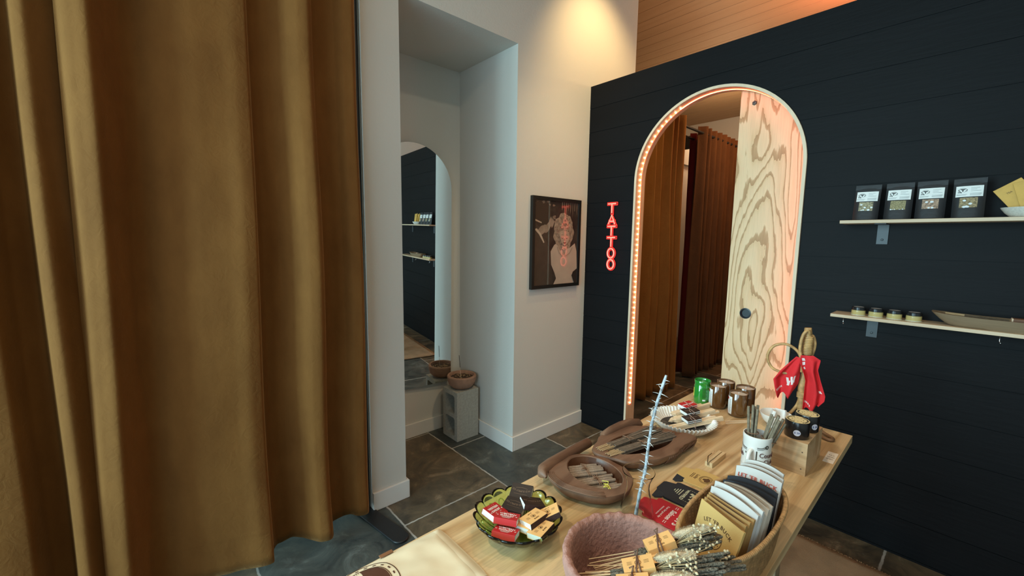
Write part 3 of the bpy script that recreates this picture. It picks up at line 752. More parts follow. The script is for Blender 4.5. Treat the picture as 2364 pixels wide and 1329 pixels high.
# tea pouches
M_pouch = mat('black_kraft', (.018, .018, .02), .55, bump=.15, bump_scale=40)
M_leaf = [mat('tea_a', (.30, .26, .16), .6, noise_amt=.7, noise_scale=150), mat('tea_b', (.26, .22, .11), .6, noise_amt=.6, noise_scale=260),
          mat('tea_c', (.33, .22, .15), .5, noise_amt=.8, noise_scale=110), mat('tea_d', (.28, .21, .11), .6, noise_amt=.75, noise_scale=170)]
M_glare = mat('painted_glare', (.75, .78, .8), .12, spec=.8)  # pale colour for glare painted as spots on the pouch windows
pouch_lab = ['black tea pouch at the left end of the upper shelf, pale herbs in its window',
             'second black tea pouch from the shelf end, fine olive herbs in its window',
             'third black tea pouch from the shelf end, mixed rusty flakes in its window',
             'black tea pouch next to the pale bowl, coarse brown herbs in its window']
for i, yc in enumerate((.416, .297, .187, .068)):
    t = thing('tea_pouch', pouch_lab[i], 'tea pouch', M=on_planks(AX - .092, yc, ZU) @ TR((0, 0, 0), (R(-6), 0, R((-.6, 0, .5, 1.2)[i]))), group='black tea pouches')
    W2, HH = .0495, .172
    def pf(u, v, s):
        x = (u - .5) * 2 * W2; y = v * HH
        th = .024 * (1 - v) ** .7 * (1 - abs(2 * u - 1) ** 4 * .9) + .0015
        return (x, y, s * th)
    b = MB()
    b.grid(lambda u, v: pf(u, v, 1), 14, 14); b.grid(lambda u, v: pf(u, v, -.35), 14, 14)
    b.box((-W2, HH - .022, -.002), (W2, HH + .001, .006))
    for k in (0, 1): pass
    b.build('pouch', M_pouch, t, smooth=50)
    lb = MB()
    def q(x, y, up=.0008): return (x, y, pf(x / (2*W2) + .5, y / HH, 1)[2] + up)
    def gridpatch(mb, x0, x1, y0, y1, mi, up):
        mb.grid(lambda u, v: q(x0 + (x1-x0)*u, y0 + (y1-y0)*v, up), 8, 6, mi)
    gridpatch(lb, -.041, .041, .092, .140, 0, .0009)
    lx, ly = -.020, .120
    for a, bb_, w_ in (((-.014, 0), (-.002, -.012), .0014), ((.014, 0), (.002, -.012), .0014)): stroke(lb, [(lx + a[0], ly + a[1] + .004), (lx + bb_[0], ly + bb_[1])], w_, 1, depth=q(lx, ly)[2] + .0012)
    pts = [(lx + .013 * math.cos(z), ly + .011 * math.sin(z)) for z in [2*PI*g/20 for g in range(20)]]
    zz = q(lx, ly)[2] + .0012
    stroke(lb, pts, .0009, 1, depth=zz, closed=True)
    blob(lb, [(lx - .008, ly + .007), (lx + .008, ly + .007), (lx + .006, ly + .003), (lx + .002, ly + .003), (lx + .001, ly - .006), (lx - .001, ly - .006), (lx - .002, ly + .003), (lx - .006, ly + .003)], 1, depth=zz)
    blob(lb, [(lx - .015, ly - .007), (lx - .003, ly - .007), (lx - .003, ly - .0095), (lx - .015, ly - .0095)], 1, depth=zz); blob(lb, [(lx + .003, ly - .007), (lx + .015, ly - .007), (lx + .015, ly - .0095), (lx + .003, ly - .0095)], 1, depth=zz)
    for g, (x0, x1, yy) in enumerate(((.004, .030, .131), (.004, .022, .124), (.004, .034, .117), (.002, .036, .106), (.002, .036, .102), (.002, .034, .098), (-.038, -.006, .103), (-.038, -.010, .099))):
        stroke(lb, [(x0, yy), (x1, yy)], .0012, 2, depth=q(.5*(x0+x1), yy)[2] + .0012)
    lb.build('label', [M_paper, M_ink, M_inkgrey], t, smooth=60)
    wn = MB(); gridpatch(wn, -.027, .027, .044, .088, 0, .0006)
    for k in range(7):
        cx_, cy_ = rnd.uniform(-.024, .024), rnd.choice((.047, .048, .06, .075)) if i in (0, 2, 3) else .046
        r_ = rnd.uniform(.002, .005) * (.6 if i == 1 else 1)
        blob(wn, [(cx_ + r_ * math.cos(a) * 1.3, cy_ + r_ * math.sin(a)) for a in [2*PI*g/8 for g in range(8)]], 1, depth=q(cx_, cy_)[2] + .001 + k * .00005)
    wn.build('window', [M_leaf[i], M_glare], t, smooth=60)

# pale bowl of yellow seed packets
bw = thing('ceramic_bowl', 'pale speckled bowl of yellow packets on the upper shelf', 'bowl', (AX - .075, -.118, ZU), group=None)
MB().lathe([(.055, 0), (.066, .004), (.080, .018), (.091, .034), (.094, .041), (.091, .041), (.086, .033), (.07, .012), (.03, .008)], 40, M=TR(sc=(.72, 1, 1))).build('bowl', mat('speckled_stoneware', (.60, .57, .50), .5, noise_amt=.12, noise_scale=160), bw)
M_pk = mat('yellow_packet', (.64, .37, .08), .6, noise_amt=.06, noise_scale=40)
for i, (y, rz, dz, lab) in enumerate(((-.116, .62, .0525, 'yellow paper packet leaning furthest left in the pale bowl'), (-.140, .28, .050, 'yellow paper packet in the middle of the fan in the pale bowl'), (-.158, -.05, .050, 'yellow paper packet at the right of the fan in the pale bowl'))):
    t = thing('seed_packet', lab, 'packet', M=on_planks(AX - .072 - .012 * i, y + .016, ZU + dz - .006) @ TR((0, 0, 0), (R(-8), 0, rz)), group='yellow packets in the bowl')
    MB().box((-.045, -.012, 0), (.045, .115, .003)).build('envelope', M_pk, t, bevel=.0008)
    pm_ = MB(); letters(pm_, 'TEA', .010, M=TR((-.012, .08, .0036))); letters(pm_, 'o', .012, M=TR((.018, .075, .0036))); pm_.build('printing', M_inkbrown, t, smooth=0)

# balm jars on the lower shelf
jl = ['small balm jar with black lid nearest the left end of the lower shelf', 'second small balm jar with black lid from the shelf end', 'third small balm jar with black lid from the shelf end', 'small balm jar with black lid next to the long wooden trough']
M_balm = mat('golden_balm', (.50, .40, .16), .25, coat=.8); M_lid = mat('black_plastic_lid', (.015, .015, .016), .25, spec=.6)
jar0 = None
for i, y in enumerate((.402, .334, .265, .196)):
    if jar0 is None:
        jar0 = thing('balm_jar', jl[0], 'jar', (AX - .085, y, ZL), group='balm jars')
        MB().lathe([(.020, 0), (.0275, .002), (.0285, .006), (.0285, .024), (.026, .027)], 32).build('jar', M_balm, jar0)
        MB().lathe([(.0275, .0265), (.0285, .0275), (.0285, .040), (.026, .042), (.0, .0422)], 32, cap=False).build('lid', M_lid, jar0)
        MB().lathe([(.0285, 0), (.0295, 0), (.0295, .004), (.0285, .005)], 32, cap=False).build('base_ring', mat('clear_base', (.55, .5, .35), .08, spec=.8), jar0)
        MB().lathe([(.0, .0426), (.021, .0426)], 24, cap=False).build('lid_sticker', mat('lid_sticker', (.55, .55, .55), .3), jar0)
    else: dup(jar0, (AX - .085, y, ZL), (0, 0, rnd.random() * 6), jl[i])

# long wooden trough on the lower shelf and what lies in it
M_trough = wood('weathered_trough', (.36, .26, .15), (.27, .18, .10), 'Y', scale=26, dist=1.2, rough=.7, fine=.4)
tr = thing('dough_trough', 'long shallow carved wooden trough on the lower shelf', 'trough', (AX - .075, -.105, ZL))
def trough(u, v, inn):
    a = 2 * PI * u; L_, W_ = .245, .060
    c, s = math.cos(a), math.sin(a); cy = math.copysign(abs(c) ** .6, c); cx = math.copysign(abs(s) ** .45, s)
    if inn: k = .93 - (1 - v) * .30; z = .012 + .036 * v ** .8
    else: k = .72 + .28 * v ** .7; z = .048 * v
    lift = .010 * abs(cy) ** 3 * v
    return (cx * W_ * (k if not inn else k - .06), cy * L_ * (k if not inn else k - .01), z + lift)
tb = MB(); n = 56; prof = [trough(i / n, v, 0) for v in (0, .2, .5, .8, 1) for i in range(n)] + [trough(i / n, v, 1) for v in (1, .7, .35, 0) for i in range(n)]
tb.add(prof, [(j*n+i, j*n+(i+1) % n, (j+1)*n+(i+1) % n, (j+1)*n+i) for j in range(8) for i in range(n)] + [tuple(range(n-1, -1, -1)), tuple(range(8*n, 9*n))])
tb.build('trough', M_trough, tr, smooth=60)
MSTK = mat('bamboo', (.62, .44, .24), .6); MRES = mat('incense_brown', (.11, .075, .045), .85, noise_amt=.3, noise_scale=90)
inb = thing('incense_bundle', 'slim bundle of incense sticks lying in the wooden trough on the shelf', 'incense bundle', (AX - .075, -.02, ZL + .040))
s1 = MB(); s2 = MB()
for i in range(9):
    dx = (i % 3 - 1) * .006; dz = (i // 3) * .004
    s1.tube([(dx, .115, dz + .006), (dx * .8, .055, dz + .004)], .0011, 5); s2.tube([(dx * .8, .055, dz + .004), (dx, -.075, dz)], .0024, 6)
s1.build('bare_ends', MSTK, inb); s2.build('coated_sticks', MRES, inb)
wb = thing('wrapped_soap', 'brown paper wrapped bar with a dark band in the wooden trough', 'bar', (AX - .078, -.155, ZL + .046), (0, 0, .05))
MB().box((-.02, -.055, -.012), (.02, .055, .012)).build('wrapper', mat('brown_wrap', (.16, .07, .035), .6, noise_amt=.2, noise_scale=40), wb, bevel=.004)
MB().box((-.0204, -.016, -.0124), (.0204, -.006, .0124)).build('band', M_inkbrown, wb, bevel=.004)
MB().box((-.0204, .05, -.0124), (.0204, .0555, .0124)).build('pale_end', M_plyedge, wb, bevel=.004)

# rug under the table
M_rug = mat('jute_rug', (.34, .22, .125), .95, noise_amt=.12, noise_scale=14, bump=.5, bump_scale=320)
rg_ = thing('rug', 'tan woven rug with a short fringe on the floor under the table', 'rug', (2.235, -.25, 0))
MB().grid(lambda u, v: ((u - .5) * .69 + .004 * noise.noise(Vector((v * 9, u * 5, 0))), (v - .5) * 2.46, .012 + .002 * noise.noise(Vector((u * 7, v * 20, 3)))), 20, 60).build('weave', M_rug, rg_, smooth=180, solid=.012)
fg = MB()
for i in range(330):
    y = -1.23 + 2.46 * i / 329
    for s in (1,):
        L_ = rnd.uniform(.012, .03); fg.tube([(s * .343, y, .012), (s * (.347 + L_ * .5), y + rnd.uniform(-.006, .006), .011), (s * (.345 + L_), y + rnd.uniform(-.012, .012), .004)], [.003, .0028, .0015], 5)
f_ = fg.build('fringe', mat('rug_fringe', (.42, .30, .18), .95), rg_, smooth=180); f_['kind'] = 'stuff'
# ------------------------------------------------------------------ display table
tt_ = thing('display_table', 'long pale pine display table in front of the arched opening', 'table', (1.1, .55, 0))
ox, oy = 1.1, .55
top = [(1.976, .882), (.05, .847), (.05, .531), (.812, .5415), (.812, .249), (1.994, .2705)]
tm = MB(); tm.prism([(x - ox, y - oy) for x, y in top], TZ - .030, TZ)
tm.build('top', M_pine, tt_, smooth=0, bevel=.0012)
M_pinedge = wood('pine_legs', (.50, .36, .22), (.42, .28, .16), 'Z', scale=22, dist=1, rough=.6)
for (x, y) in ((1.80, .455), (1.80, .70), (.14, .79), (.95, .46), (.14, .585)):
    MB().box((-.03, -.03, 0), (.03, .03, TZ - .03)).build('leg', M_pinedge, tt_, smooth=0, bevel=.003, loc=(x - ox, y - oy, 0))
ap = MB(); ap.box((.10, .80, TZ - .10), (1.83, .822, TZ - .0305)); ap.box((.85, .445, TZ - .10), (1.83, .467, TZ - .0305)); ap.box((1.79, .467, TZ - .10), (1.812, .80, TZ - .0305))
ap.v = [(x - ox, y - oy, z) for x, y, z in ap.v]; ap.build('apron', M_pinedge, tt_, smooth=0)
M_bench = wood('walnut_bench', (.26, .125, .055), (.17, .075, .03), 'X', scale=24, dist=1.2, rough=.55)
bn = thing('side_bench', 'low dark brown bench top under the big terracotta pot, below the table edge', 'bench', (.42, .385, 0))
BZ = .795
MB().box((-.36, -.135, BZ - .03), (.385, .142, BZ)).build('seat', M_bench, bn, smooth=0, bevel=.002)
for x, y in ((-.31, -.1), (-.31, .11), (.31, -.1), (.31, .11)): MB().box((x - .02, y - .02, 0), (x + .02, y + .02, BZ - .03)).build('leg', M_bench, bn, smooth=0)

# canvas tote lying flat at the near end
M_canvas = mat('cream_canvas', (.70, .60, .41), .9, noise_amt=.07, noise_scale=9, bump=.05, bump_scale=900)
tg = thing('tote_bag', 'cream canvas tote bag with round brown print, lying flat at the near table end', 'bag', (.3, .742, TZ))
def tote_z(x, y):
    e = min(min(x + .22, .224 - x), min(y + .1, .107 - y)); k = max(0, min(1, e / .035))
    w = noise.noise(Vector((x * 9, y * 14, 1))) * .0075 + noise.noise(Vector((x * 22 + y * 9, y * 30, 4))) * .0040
    return .0012 + k * (.0125 + w)
def tote_xy(u, v):
    x = -.22 + .444 * u; y = -.100 + .207 * v
    ex, ey = (u - .5) * 2, (v - .5) * 2
    r = 1 - .045 * (abs(ex) ** 6) * (abs(ey) ** 6)
    return (x * (r if x > 0 else 1), y * r)
def tote_f(u, v):
    x, y = tote_xy(u, v); return (x, y, tote_z(x, y))
tb = MB(); tb.grid(tote_f, 70, 34); tb.grid(lambda u, v: (*tote_xy(u, v), .0004), 8, 4)
tb.build('bag', M_canvas, tg, smooth=180)
hm = MB(); hm.grid(lambda u, v: (.197 + .022 * u, -.092 + .19 * v, tote_z(.197 + .022 * u, -.092 + .19 * v) + .0016 * math.sin(PI * u) + .0004), 4, 30)
hm.build('top_hem', M_canvas, tg, smooth=180)
em = MB()
def on_tote(pts, up=.0007): return [(x, y, tote_z(x, y) + up) for x, y in pts]
def ribbon3(mb, pts, w, mi=0, closed=False, up=.0007):
    k = len(pts); a = []; b = []
    for i in range(k):
        q0 = Vector(pts[(i-1) % k] if closed or i else pts[i]); q1 = Vector(pts[(i+1) % k] if closed or i < k-1 else pts[i])
        t = (q1 - q0).normalized(); nn = Vector((-t.y, t.x)) * w / 2; a.append(Vector(pts[i]) + nn); b.append(Vector(pts[i]) - nn)
    mb.add(on_tote([tuple(p) for p in a], up) + on_tote([tuple(p) for p in b], up), [(i, k + i, k + (i+1) % k, (i+1) % k) for i in range(k if closed else k-1)], mi)
def disc3(mb, cx, cy, r, mi=0, up=.0007, a0=0, a1=2*PI, r0=0, n=40, m=4):
    for j in range(m):
        ra, rb = r0 + (r - r0) * j / m, r0 + (r - r0) * (j + 1) / m
        pa = [(cx + ra * math.cos(a0 + (a1-a0)*i/n), cy + ra * math.sin(a0 + (a1-a0)*i/n)) for i in range(n + 1)]; pb = [(cx + rb * math.cos(a0 + (a1-a0)*i/n), cy + rb * math.sin(a0 + (a1-a0)*i/n)) for i in range(n + 1)]
        mb.add(on_tote(pa, up) + on_tote(pb, up), [(i, i+1, n+1+i+1, n+1+i) for i in range(n)], mi)
ecx, ecy, er = .008, .040, .066
ribbon3(em, [(ecx + er * math.cos(a), ecy + er * math.sin(a)) for a in [2*PI*i/60 for i in range(60)]], .0022, closed=True)
ribbon3(em, [(ecx + er * .77 * math.cos(a), ecy + er * .77 * math.sin(a)) for a in [2*PI*i/60 for i in range(60)]], .0018, closed=True)
for i in range(20):
    a = 2 * PI * i / 20; ribbon3(em, [(ecx + er * .885 * math.cos(a + d), ecy + er * .885 * math.sin(a + d)) for d in (-.06, 0, .06)], .0034)
disc3(em, ecx, ecy, er * .74, a0=-.5, a1=1.5, r0=er * .36)
disc3(em, ecx, ecy, er * .74, a0=2.0, a1=3.6, r0=er * .46)
for i in range(7):
    a = 1.5 + i * .09; ribbon3(em, [(ecx + er * .3 * math.cos(a), ecy + er * .3 * math.sin(a)), (ecx + er * .72 * math.cos(a), ecy + er * .72 * math.sin(a))], .0012)
ribbon3(em, [(ecx + er * .22 * math.cos(a) - .004, ecy + er * .22 * math.sin(a)) for a in [2*PI*i/24 for i in range(24)]], .0016, closed=True)
ribbon3(em, [(ecx - .04, ecy - .02), (ecx - .01, ecy - .03), (ecx + .02, ecy - .022), (ecx + .04, ecy - .03)], .003)
em.build('printed_emblem', mat('tote_print', (.085, .030, .014), .8), tg, smooth=180)
lt = MB().box((-.005, -.004, 0), (.026, .006, .002)); o = lt.build('leather_tab', mat('tan_leather', (.22, .10, .045), .6), tg, bevel=.0005); o.location = (.068, .1035, .006)

# ------------------------------------------------------------------ green glass dish and the matchboxes in it
M_green = mat('green_glass', (.62, .82, .36), .02, trans=1.0, ior=1.45)
GX, GY = .657, .705
gd = thing('glass_dish', 'scalloped olive green glass dish full of matchboxes', 'dish', (GX, GY, TZ + .0008))
def gsc(t, j, z):
    k = max(0, min(1, (z - .008) / .04)); c = abs(math.sin(t * 8)) ** .6
    return 1 + k * (.085 * c - .05)
def gz(prof, n):
    b = MB(); b.lathe(prof, n, rf=gsc, cap=False); return b
outp = [(.0, .0), (.045, .0), (.052, .002), (.056, .008), (.072, .018), (.090, .034), (.103, .050), (.107, .058)]
inp = [(.104, .0585), (.099, .049), (.087, .036), (.070, .0225), (.052, .0125), (.0, .011)]
gb = MB(); n = 192; gb.lathe(outp + inp, n, rf=gsc, cap=False)
for i, (x, y, z) in enumerate(gb.v):
    t = math.atan2(y, x); k = max(0, (z - .03) / .03)
    gb.v[i] = (x, y, z + k * .006 * (abs(math.sin(t * 8)) ** .6 - .5))
gb.build('dish', M_green, gd, smooth=180)
rbm = MB()
for i in range(16):                    # pressed petal outlines on the inside of the glass
    a = (i + .5) * PI / 8; pts = []
    for j in range(9):
        g = PI * j / 8; d = a + .15 * math.cos(g); rr = .060 + .030 * math.sin(g); z = .018 + (rr - .060) * .80
        pts.append((rr * math.cos(d), rr * math.sin(d), z + .001))
    rbm.tube(pts, .0013, 6)
rbm.build('pressed_petals', M_green, gd, smooth=180)

M_mred = mat('matchbox_red', (.50, .018, .022), .5); M_mblk = mat('matchbox_black', (.022, .014, .011), .5); M_mor = mat('matchbox_tan', (.78, .45, .17), .55)
M_strike = mat('striker', (.05, .022, .018), .8, noise_amt=.3, noise_scale=300); M_tray = mat('matchbox_tray', (.80, .83, .82), .6)
def heart(mb, x, y, s, mi, M=None):
    pts = []
    for i in range(20):
        t = 2 * PI * i / 20; pts.append((x + s * 16 * math.sin(t) ** 3 / 16, y + s * (13 * math.cos(t) - 5 * math.cos(2*t) - 2 * math.cos(3*t) - math.cos(4*t)) / 16))
    blob(mb, pts, mi, M)
def matchbox(label, kind, M, group='matchboxes in the green dish', L=.057, W=.042, T=.014, tied=False, parent=None):
    if parent is None: t = thing('matchbox', label, 'matchbox', M=M, group=group)
    else:
        t = MB().box((-L/2, -W/2, -T/2), (L/2, W/2, T/2)); t.m = [0] * 6; pass
    sm = {'red': M_mred, 'black': M_mblk, 'tan': M_mor}[kind]
    sl = MB()
    for z in (-1, 1): sl.box((-L/2, -W/2, z * T/2 - .0004), (L/2, W/2, z * T/2 + .0004), 0)
    for y in (-1, 1): sl.box((-L/2, y * W/2 - .0004, -T/2), (L/2, y * W/2 + .0004, T/2), 1 if (kind != 'tan' or y < 0) else 0)
    if parent is not None:
        s = sl.build('matchbox', [sm, sm if kind == 'tan' else M_strike], parent, smooth=0); s.matrix_local = M
        par = s
    else:
        s = sl.build('sleeve', [sm, sm if kind == 'red' else M_strike], t, smooth=0, bevel=.0004); par = t
    tr = MB().box((-L/2 + .0008, -W/2 + .0006, -T/2 + .0006), (L/2 - .0008, W/2 - .0006, T/2 - .0006)); tr.build('tray', M_tray if kind != 'tan' or parent is None else M_mor, par, smooth=0)
    pr = MB(); Z = TR((0, 0, T/2 + .0005))
    if kind == 'red':
        letters(pr, 'WESTERN', .0088, M=Z @ TR((0, .0085, 0)), warp=None, bold=.03, sx=1.05); letters(pr, "DARLIN'", .0088, M=Z @ TR((0, -.0015, 0)), bold=.03, sx=1.05)
        for sx in (-1, 1): heart(pr, sx * .0235, -.003, .0026, 0, Z)
        for i in range(3): letters(pr, ('MATCHES FOR ALL', 'HOME + WILD', 'WESTERN'), .003, M=Z @ TR((0, -.0085 - .0034 * i, 0))) if False else stroke(pr, [(-.013 + .002 * i, -.0085 - .003 * i), (.013 - .002 * i, -.0085 - .003 * i)], .0012, 0, Z)
        for i in range(4): blob(pr, [(x, y) for x, y, _ in ring_pts(.0009, .0009, 6, cx=(-.012 + .008 * i), cy=.0165)], 0, Z)
        pm_ = M_inkwhite
    elif kind == 'black':
        letters(pr, 'W.D SUPPLY CO', .0068, M=Z @ TR((0, 0, 0)), warp=arc_warp(.06), bold=.015)
        stroke(pr, [(-.018, .0085), (.018, .0085)], .0007, 0, Z); stroke(pr, [(-.016 + .002 * i, -.0075 - .0008 * abs(4 - i)) if False else (-.016 + .004 * i, -.008 - .0006 * (4 - abs(i - 4))) for i in range(9)], .0009, 0, Z)
        pm_ = mat('bronze_ink', (.16, .10, .065), .4) if 'bronze_ink' not in bpy.data.materials else bpy.data.materials['bronze_ink']
    else:
        letters(pr, 'STRIKE', .0055, M=Z @ TR((-.001, .0125, 0)) ) if False else None
        stroke(pr, ring_pts(.0055, .0055, 20), .0008, 0, Z, closed=True); blob(pr, [(-.003, -.002), (0, .0035), (.003, -.001), (.001, -.004)], 0, Z)
        letters(pr, 'LET IT', .0048, M=Z @ TR((0, .0125, 0))); letters(pr, 'BURN', .0056, M=Z @ TR((0, -.0125, 0)), bold=.01)
        for sx in (-1, 1):
            for i in range(3): stroke(pr, [(sx * .020, .004 - .003 * i), (sx * .011, .004 - .003 * i)], .0006, 0, Z)
        pm_ = M_inkbrown
    pr.build('printing', pm_, par, smooth=0)
    return t if parent is None else par
def mbx(c, xd, tilt_dir=None, tilt=0., roll=0.):
    """pose of a box: centre, direction its writing runs, tilted about an axis so tilt_dir edge rises"""
    x = Vector((*xd, 0)).normalized(); y = Vector((-x.y, x.x, 0)); m = frame(Vector(c), x, y)
    return m @ Euler((R(tilt), R(roll), 0)).to_matrix().to_4x4()
G1 = TZ + .045
matchbox('red matchbox tucked at the left side of the green dish, writing running uphill', 'red', mbx((.622, .752, G1 + .004), (.051, .016), tilt=14, roll=14))
matchbox('red matchbox lowest at the front edge of the green dish, half under another', 'red', mbx((.603, .688, G1 - .006), (.030, -.050), tilt=-16))
matchbox('red matchbox lying on top of the other two red ones in the green dish', 'red', mbx((.628, .712, G1 + .006), (.032, -.048), tilt=-14))
matchbox('dark brown matchbox leaning upright against the back of the green dish', 'black', mbx((.722, .762, G1 + .010), (-.030, .050), tilt=-26))
matchbox('dark brown matchbox lying left of centre in the green dish, pale edge forward', 'black', mbx((.680, .742, G1), (-.022, .052), tilt=-10))
matchbox('dark brown matchbox propped on its neighbour in the green dish, white tray end showing', 'black', mbx((.717, .716, G1 + .004), (-.048, .024), tilt=4, roll=-14))
matchbox('tan matchbox on top of the tan pair in the green dish, white tray end forward', 'tan', mbx((.675, .668, G1 + .008), (.058, .000), tilt=-10, roll=-4))
matchbox('tan matchbox mostly hidden under the topmost tan one in the green dish', 'tan', mbx((.668, .678, G1 - .007), (.057, .012), tilt=-6))
matchbox('tan matchbox standing up at the right side of the green dish', 'tan', mbx((.716, .657, G1 + .007), (.040, -.030), tilt=-4, roll=-24))
matchbox('tan matchbox lowest at the front right of the green dish, white end showing', 'tan', mbx((.668, .636, G1 - .001), (.054, .010), tilt=-10, roll=-4))

# ------------------------------------------------------------------ carved fish dishes
M_fish = wood('red_brown_carving', (.215, .115, .068), (.150, .074, .042), 'X', scale=30, dist=1.4, rough=.55, fine=.35, stretch=.3)
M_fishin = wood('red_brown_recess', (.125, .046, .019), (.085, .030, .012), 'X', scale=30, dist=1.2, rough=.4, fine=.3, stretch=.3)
def polar(keys, a):
    ks = sorted((k[0] % 360, k[1]) for k in keys); ks = [(ks[-1][0] - 360, ks[-1][1])] + ks + [(ks[0][0] + 360, ks[0][1])]
    return interp(ks, a % 360)
def fish_dish(name, label, c, okeys, rx, ry, rot, rim, depth_z, tailpts, tailr, ridges, osc=1.0):
    t = thing(name, label, 'carved dish', (c[0], c[1], TZ), group='carved wooden fish dishes')
    n = 96; b = MB(); rings = []
    def outer(i, k, z): a = 360 * i / n; r = polar(okeys, a) * k * osc; return (r * math.cos(R(a)), r * math.sin(R(a)), z)
    def inner(i, k, z):
        a = R(360 * i / n); x, y = rx * k * math.cos(a - R(rot)), ry * k * math.sin(a - R(rot))
        # radial point of the rotated ellipse in direction a
        ca, sa = math.cos(a - R(rot)), math.sin(a - R(rot)); r = k / math.sqrt((ca / rx) ** 2 + (sa / ry) ** 2)
        return (r * math.cos(a), r * math.sin(a), z)
    prof = [(outer, .70, .0005), (outer, .84, .008), (outer, .96, rim * .55), (outer, 1.0, rim * .85), (outer, .985, rim), (outer, .94, rim + .002)]
    for f, k, z in prof: rings.append([f(i, k, z) for i in range(n)])
    mid = [tuple((outer(i, .94, 0)[q] * .35 + inner(i, 1.04, 0)[q] * .65) for q in range(2)) + (rim + .001,) for i in range(n)]
    rings.append(mid)
    for k, z in ((1.03, rim + .003), (1.0, rim + .001), (.975, rim * .72), (.92, depth_z + .005), (.80, depth_z), (.30, depth_z)): rings.append([inner(i, k, z) for i in range(n)])
    for r_ in rings: b.v += r_
    for j in range(len(rings) - 1):
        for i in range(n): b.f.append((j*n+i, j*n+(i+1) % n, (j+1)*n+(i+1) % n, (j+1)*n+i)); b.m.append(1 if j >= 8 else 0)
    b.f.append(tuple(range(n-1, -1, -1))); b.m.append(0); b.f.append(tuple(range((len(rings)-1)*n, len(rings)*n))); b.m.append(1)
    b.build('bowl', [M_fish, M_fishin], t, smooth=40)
    # tail fin: a thick carved bar with rounded ends
    tl = MB(); tl.tube(tailpts, tailr, 14); tl.build('tail_fin', M_fish, t, smooth=60)
    rg = MB()
    for (a0, a1, k0, k1, cnt, zoff) in ridges:
        for q in range(cnt):
            f = q / max(1, cnt - 1); pts = []
            if k0 < 0:                # ridges that run along the outer edge
                kk = .965 - .030 * f * 4
                for s in range(13):
                    a = a0 + (a1 - a0) * s / 12; r = polar(okeys, a) * (kk - .012 * (s / 12) * q)
                    pts.append((r * math.cos(R(a)), r * math.sin(R(a)), rim + zoff + .0015 * math.sin(PI * s / 12)))
            else:                     # ridges that cross the outer wall like gills
                a = a0 + (a1 - a0) * f
                for s in range(7):
                    g = s / 6; kk = k0 + (k1 - k0) * g ** .8; aa = a + 5 * math.sin(PI * g * .5)
                    r = polar(okeys, aa) * kk
                    z = rim * (.35 + .65 * min(1, (1.0 - kk) / .02 + g * 1.0)) if kk > .98 else rim + .002
                    pts.append((r * math.cos(R(aa)), r * math.sin(R(aa)), rim * (.16 + .72 * g)))
            rg.tube(pts, [.0006 + .0020 * math.sin(PI * (i + .5) / len(pts)) for i in range(len(pts))], 6)
    rg.build('carved_fins', M_fish, t, smooth=180)
    return t
F1 = (.972, .712)
fish_dish('fish_dish', 'carved brown wooden fish dish holding the short rope incense bundles', F1,
    [(-7, .098), (33, .105), (75, .118), (114, .128), (147, .147), (168, .142), (202, .130), (232, .130), (255, .128), (293, .118), (325, .108)],
    .070, .093, -12, .042, .010,
    [(-.122, .080, .036), (-.120, .098, .039), (-.106, .108, .040), (-.06, .118, .037), (.03, .126, .037), (.10, .131, .037), (.140, .132, .037), (.150, .131, .037)],
    [.004, .015, .019, .020, .018, .017, .016, .004], [(140, 232, -1, 0, 5, .0015)], osc=.955)
F2 = (1.245, .725)
fish_dish('fish_dish', 'carved brown wooden fish dish holding the long bundled incense sticks', F2,
    [(-64, .126), (-48, .145), (-40, .172), (-34, .208), (-28, .222), (-21, .214), (-15, .180), (13, .158), (33, .137), (87, .108), (131, .145), (160, .187), (189, .157), (229, .115), (260, .110)],
    .140, .064, -14, .041, .010,
    [(-.062, .112, .030), (-.05, .118, .036), (.0, .118, .038), (.06, .116, .038), (.11, .110, .037), (.145, .096, .034), (.155, .086, .028)],
    [.004, .014, .018, .020, .020, .017, .005], [(262, 326, .875, 1.010, 17, .0)])
M_rope = mat('rope_incense', (.30, .225, .165), .95, noise_amt=.2, noise_scale=140, bump=.25, bump_scale=420)
M_twine = mat('brown_twine', (.24, .13, .075), .8); M_ytwine = mat('yellow_string', (.85, .80, .16), .7)
def rope_bundle(label, c, ang, n, tie, z0, seed):
    r_ = random.Random(seed)
    t = thing('incense_bundle', label, 'incense bundle', (c[0], c[1], TZ + z0), (0, 0, ang), group='rope incense bundles')
    base = None; k = 0
    for row, cnt in ((0, n), (1, n - 2)):
        for i in range(cnt):
            y = (i - (cnt - 1) / 2) * .0114; z = row * .0092 + r_.uniform(-.0008, .0008); L_ = .052 + r_.uniform(-.004, .006)
            b = MB()
            def prof_r(s): return .0050 + .0004 * math.sin(s * 40 + i)
            pts = [(-L_ - .008, 0, 0), (-L_ - .001, 0, 0)] + [(-L_ + 2 * L_ * s / 10, 0, 0) for s in range(11)]
            b.tube(pts, [.0018, .0024] + [.0050] + [prof_r(s) for s in range(1, 10)] + [.0042], 8)
            s_ = b.build('stick', M_rope, t, smooth=50); s_.location = (r_.uniform(-.004, .004), y, z); s_.rotation_euler = (0, r_.uniform(-.02, .02), r_.uniform(-.05, .05))
    w = n * .0108 / 2 + .001
    tw = MB()
    for dx in (-.003, .002): tw.tube([(dx, -w, .000), (dx, -w * .8, .0125), (dx, 0, .0165), (dx, w * .8, .0125), (dx, w, 0), (dx, 0, -.006)], .0013, 6, closed=True)
    tw.tube([(0, -.004, .0165), (-.008, -.010, .020), (-.018, -.008, .019), (-.010, -.002, .019), (0, 0, .017)], .0012, 6); tw.tube([(0, .002, .0168), (.006, .010, .022), (-.006, .024, .018)], .0011, 6)
    tw.build('tie', M_ytwine if tie else M_twine, t, smooth=180)
ia = math.atan2(-.046, .1)
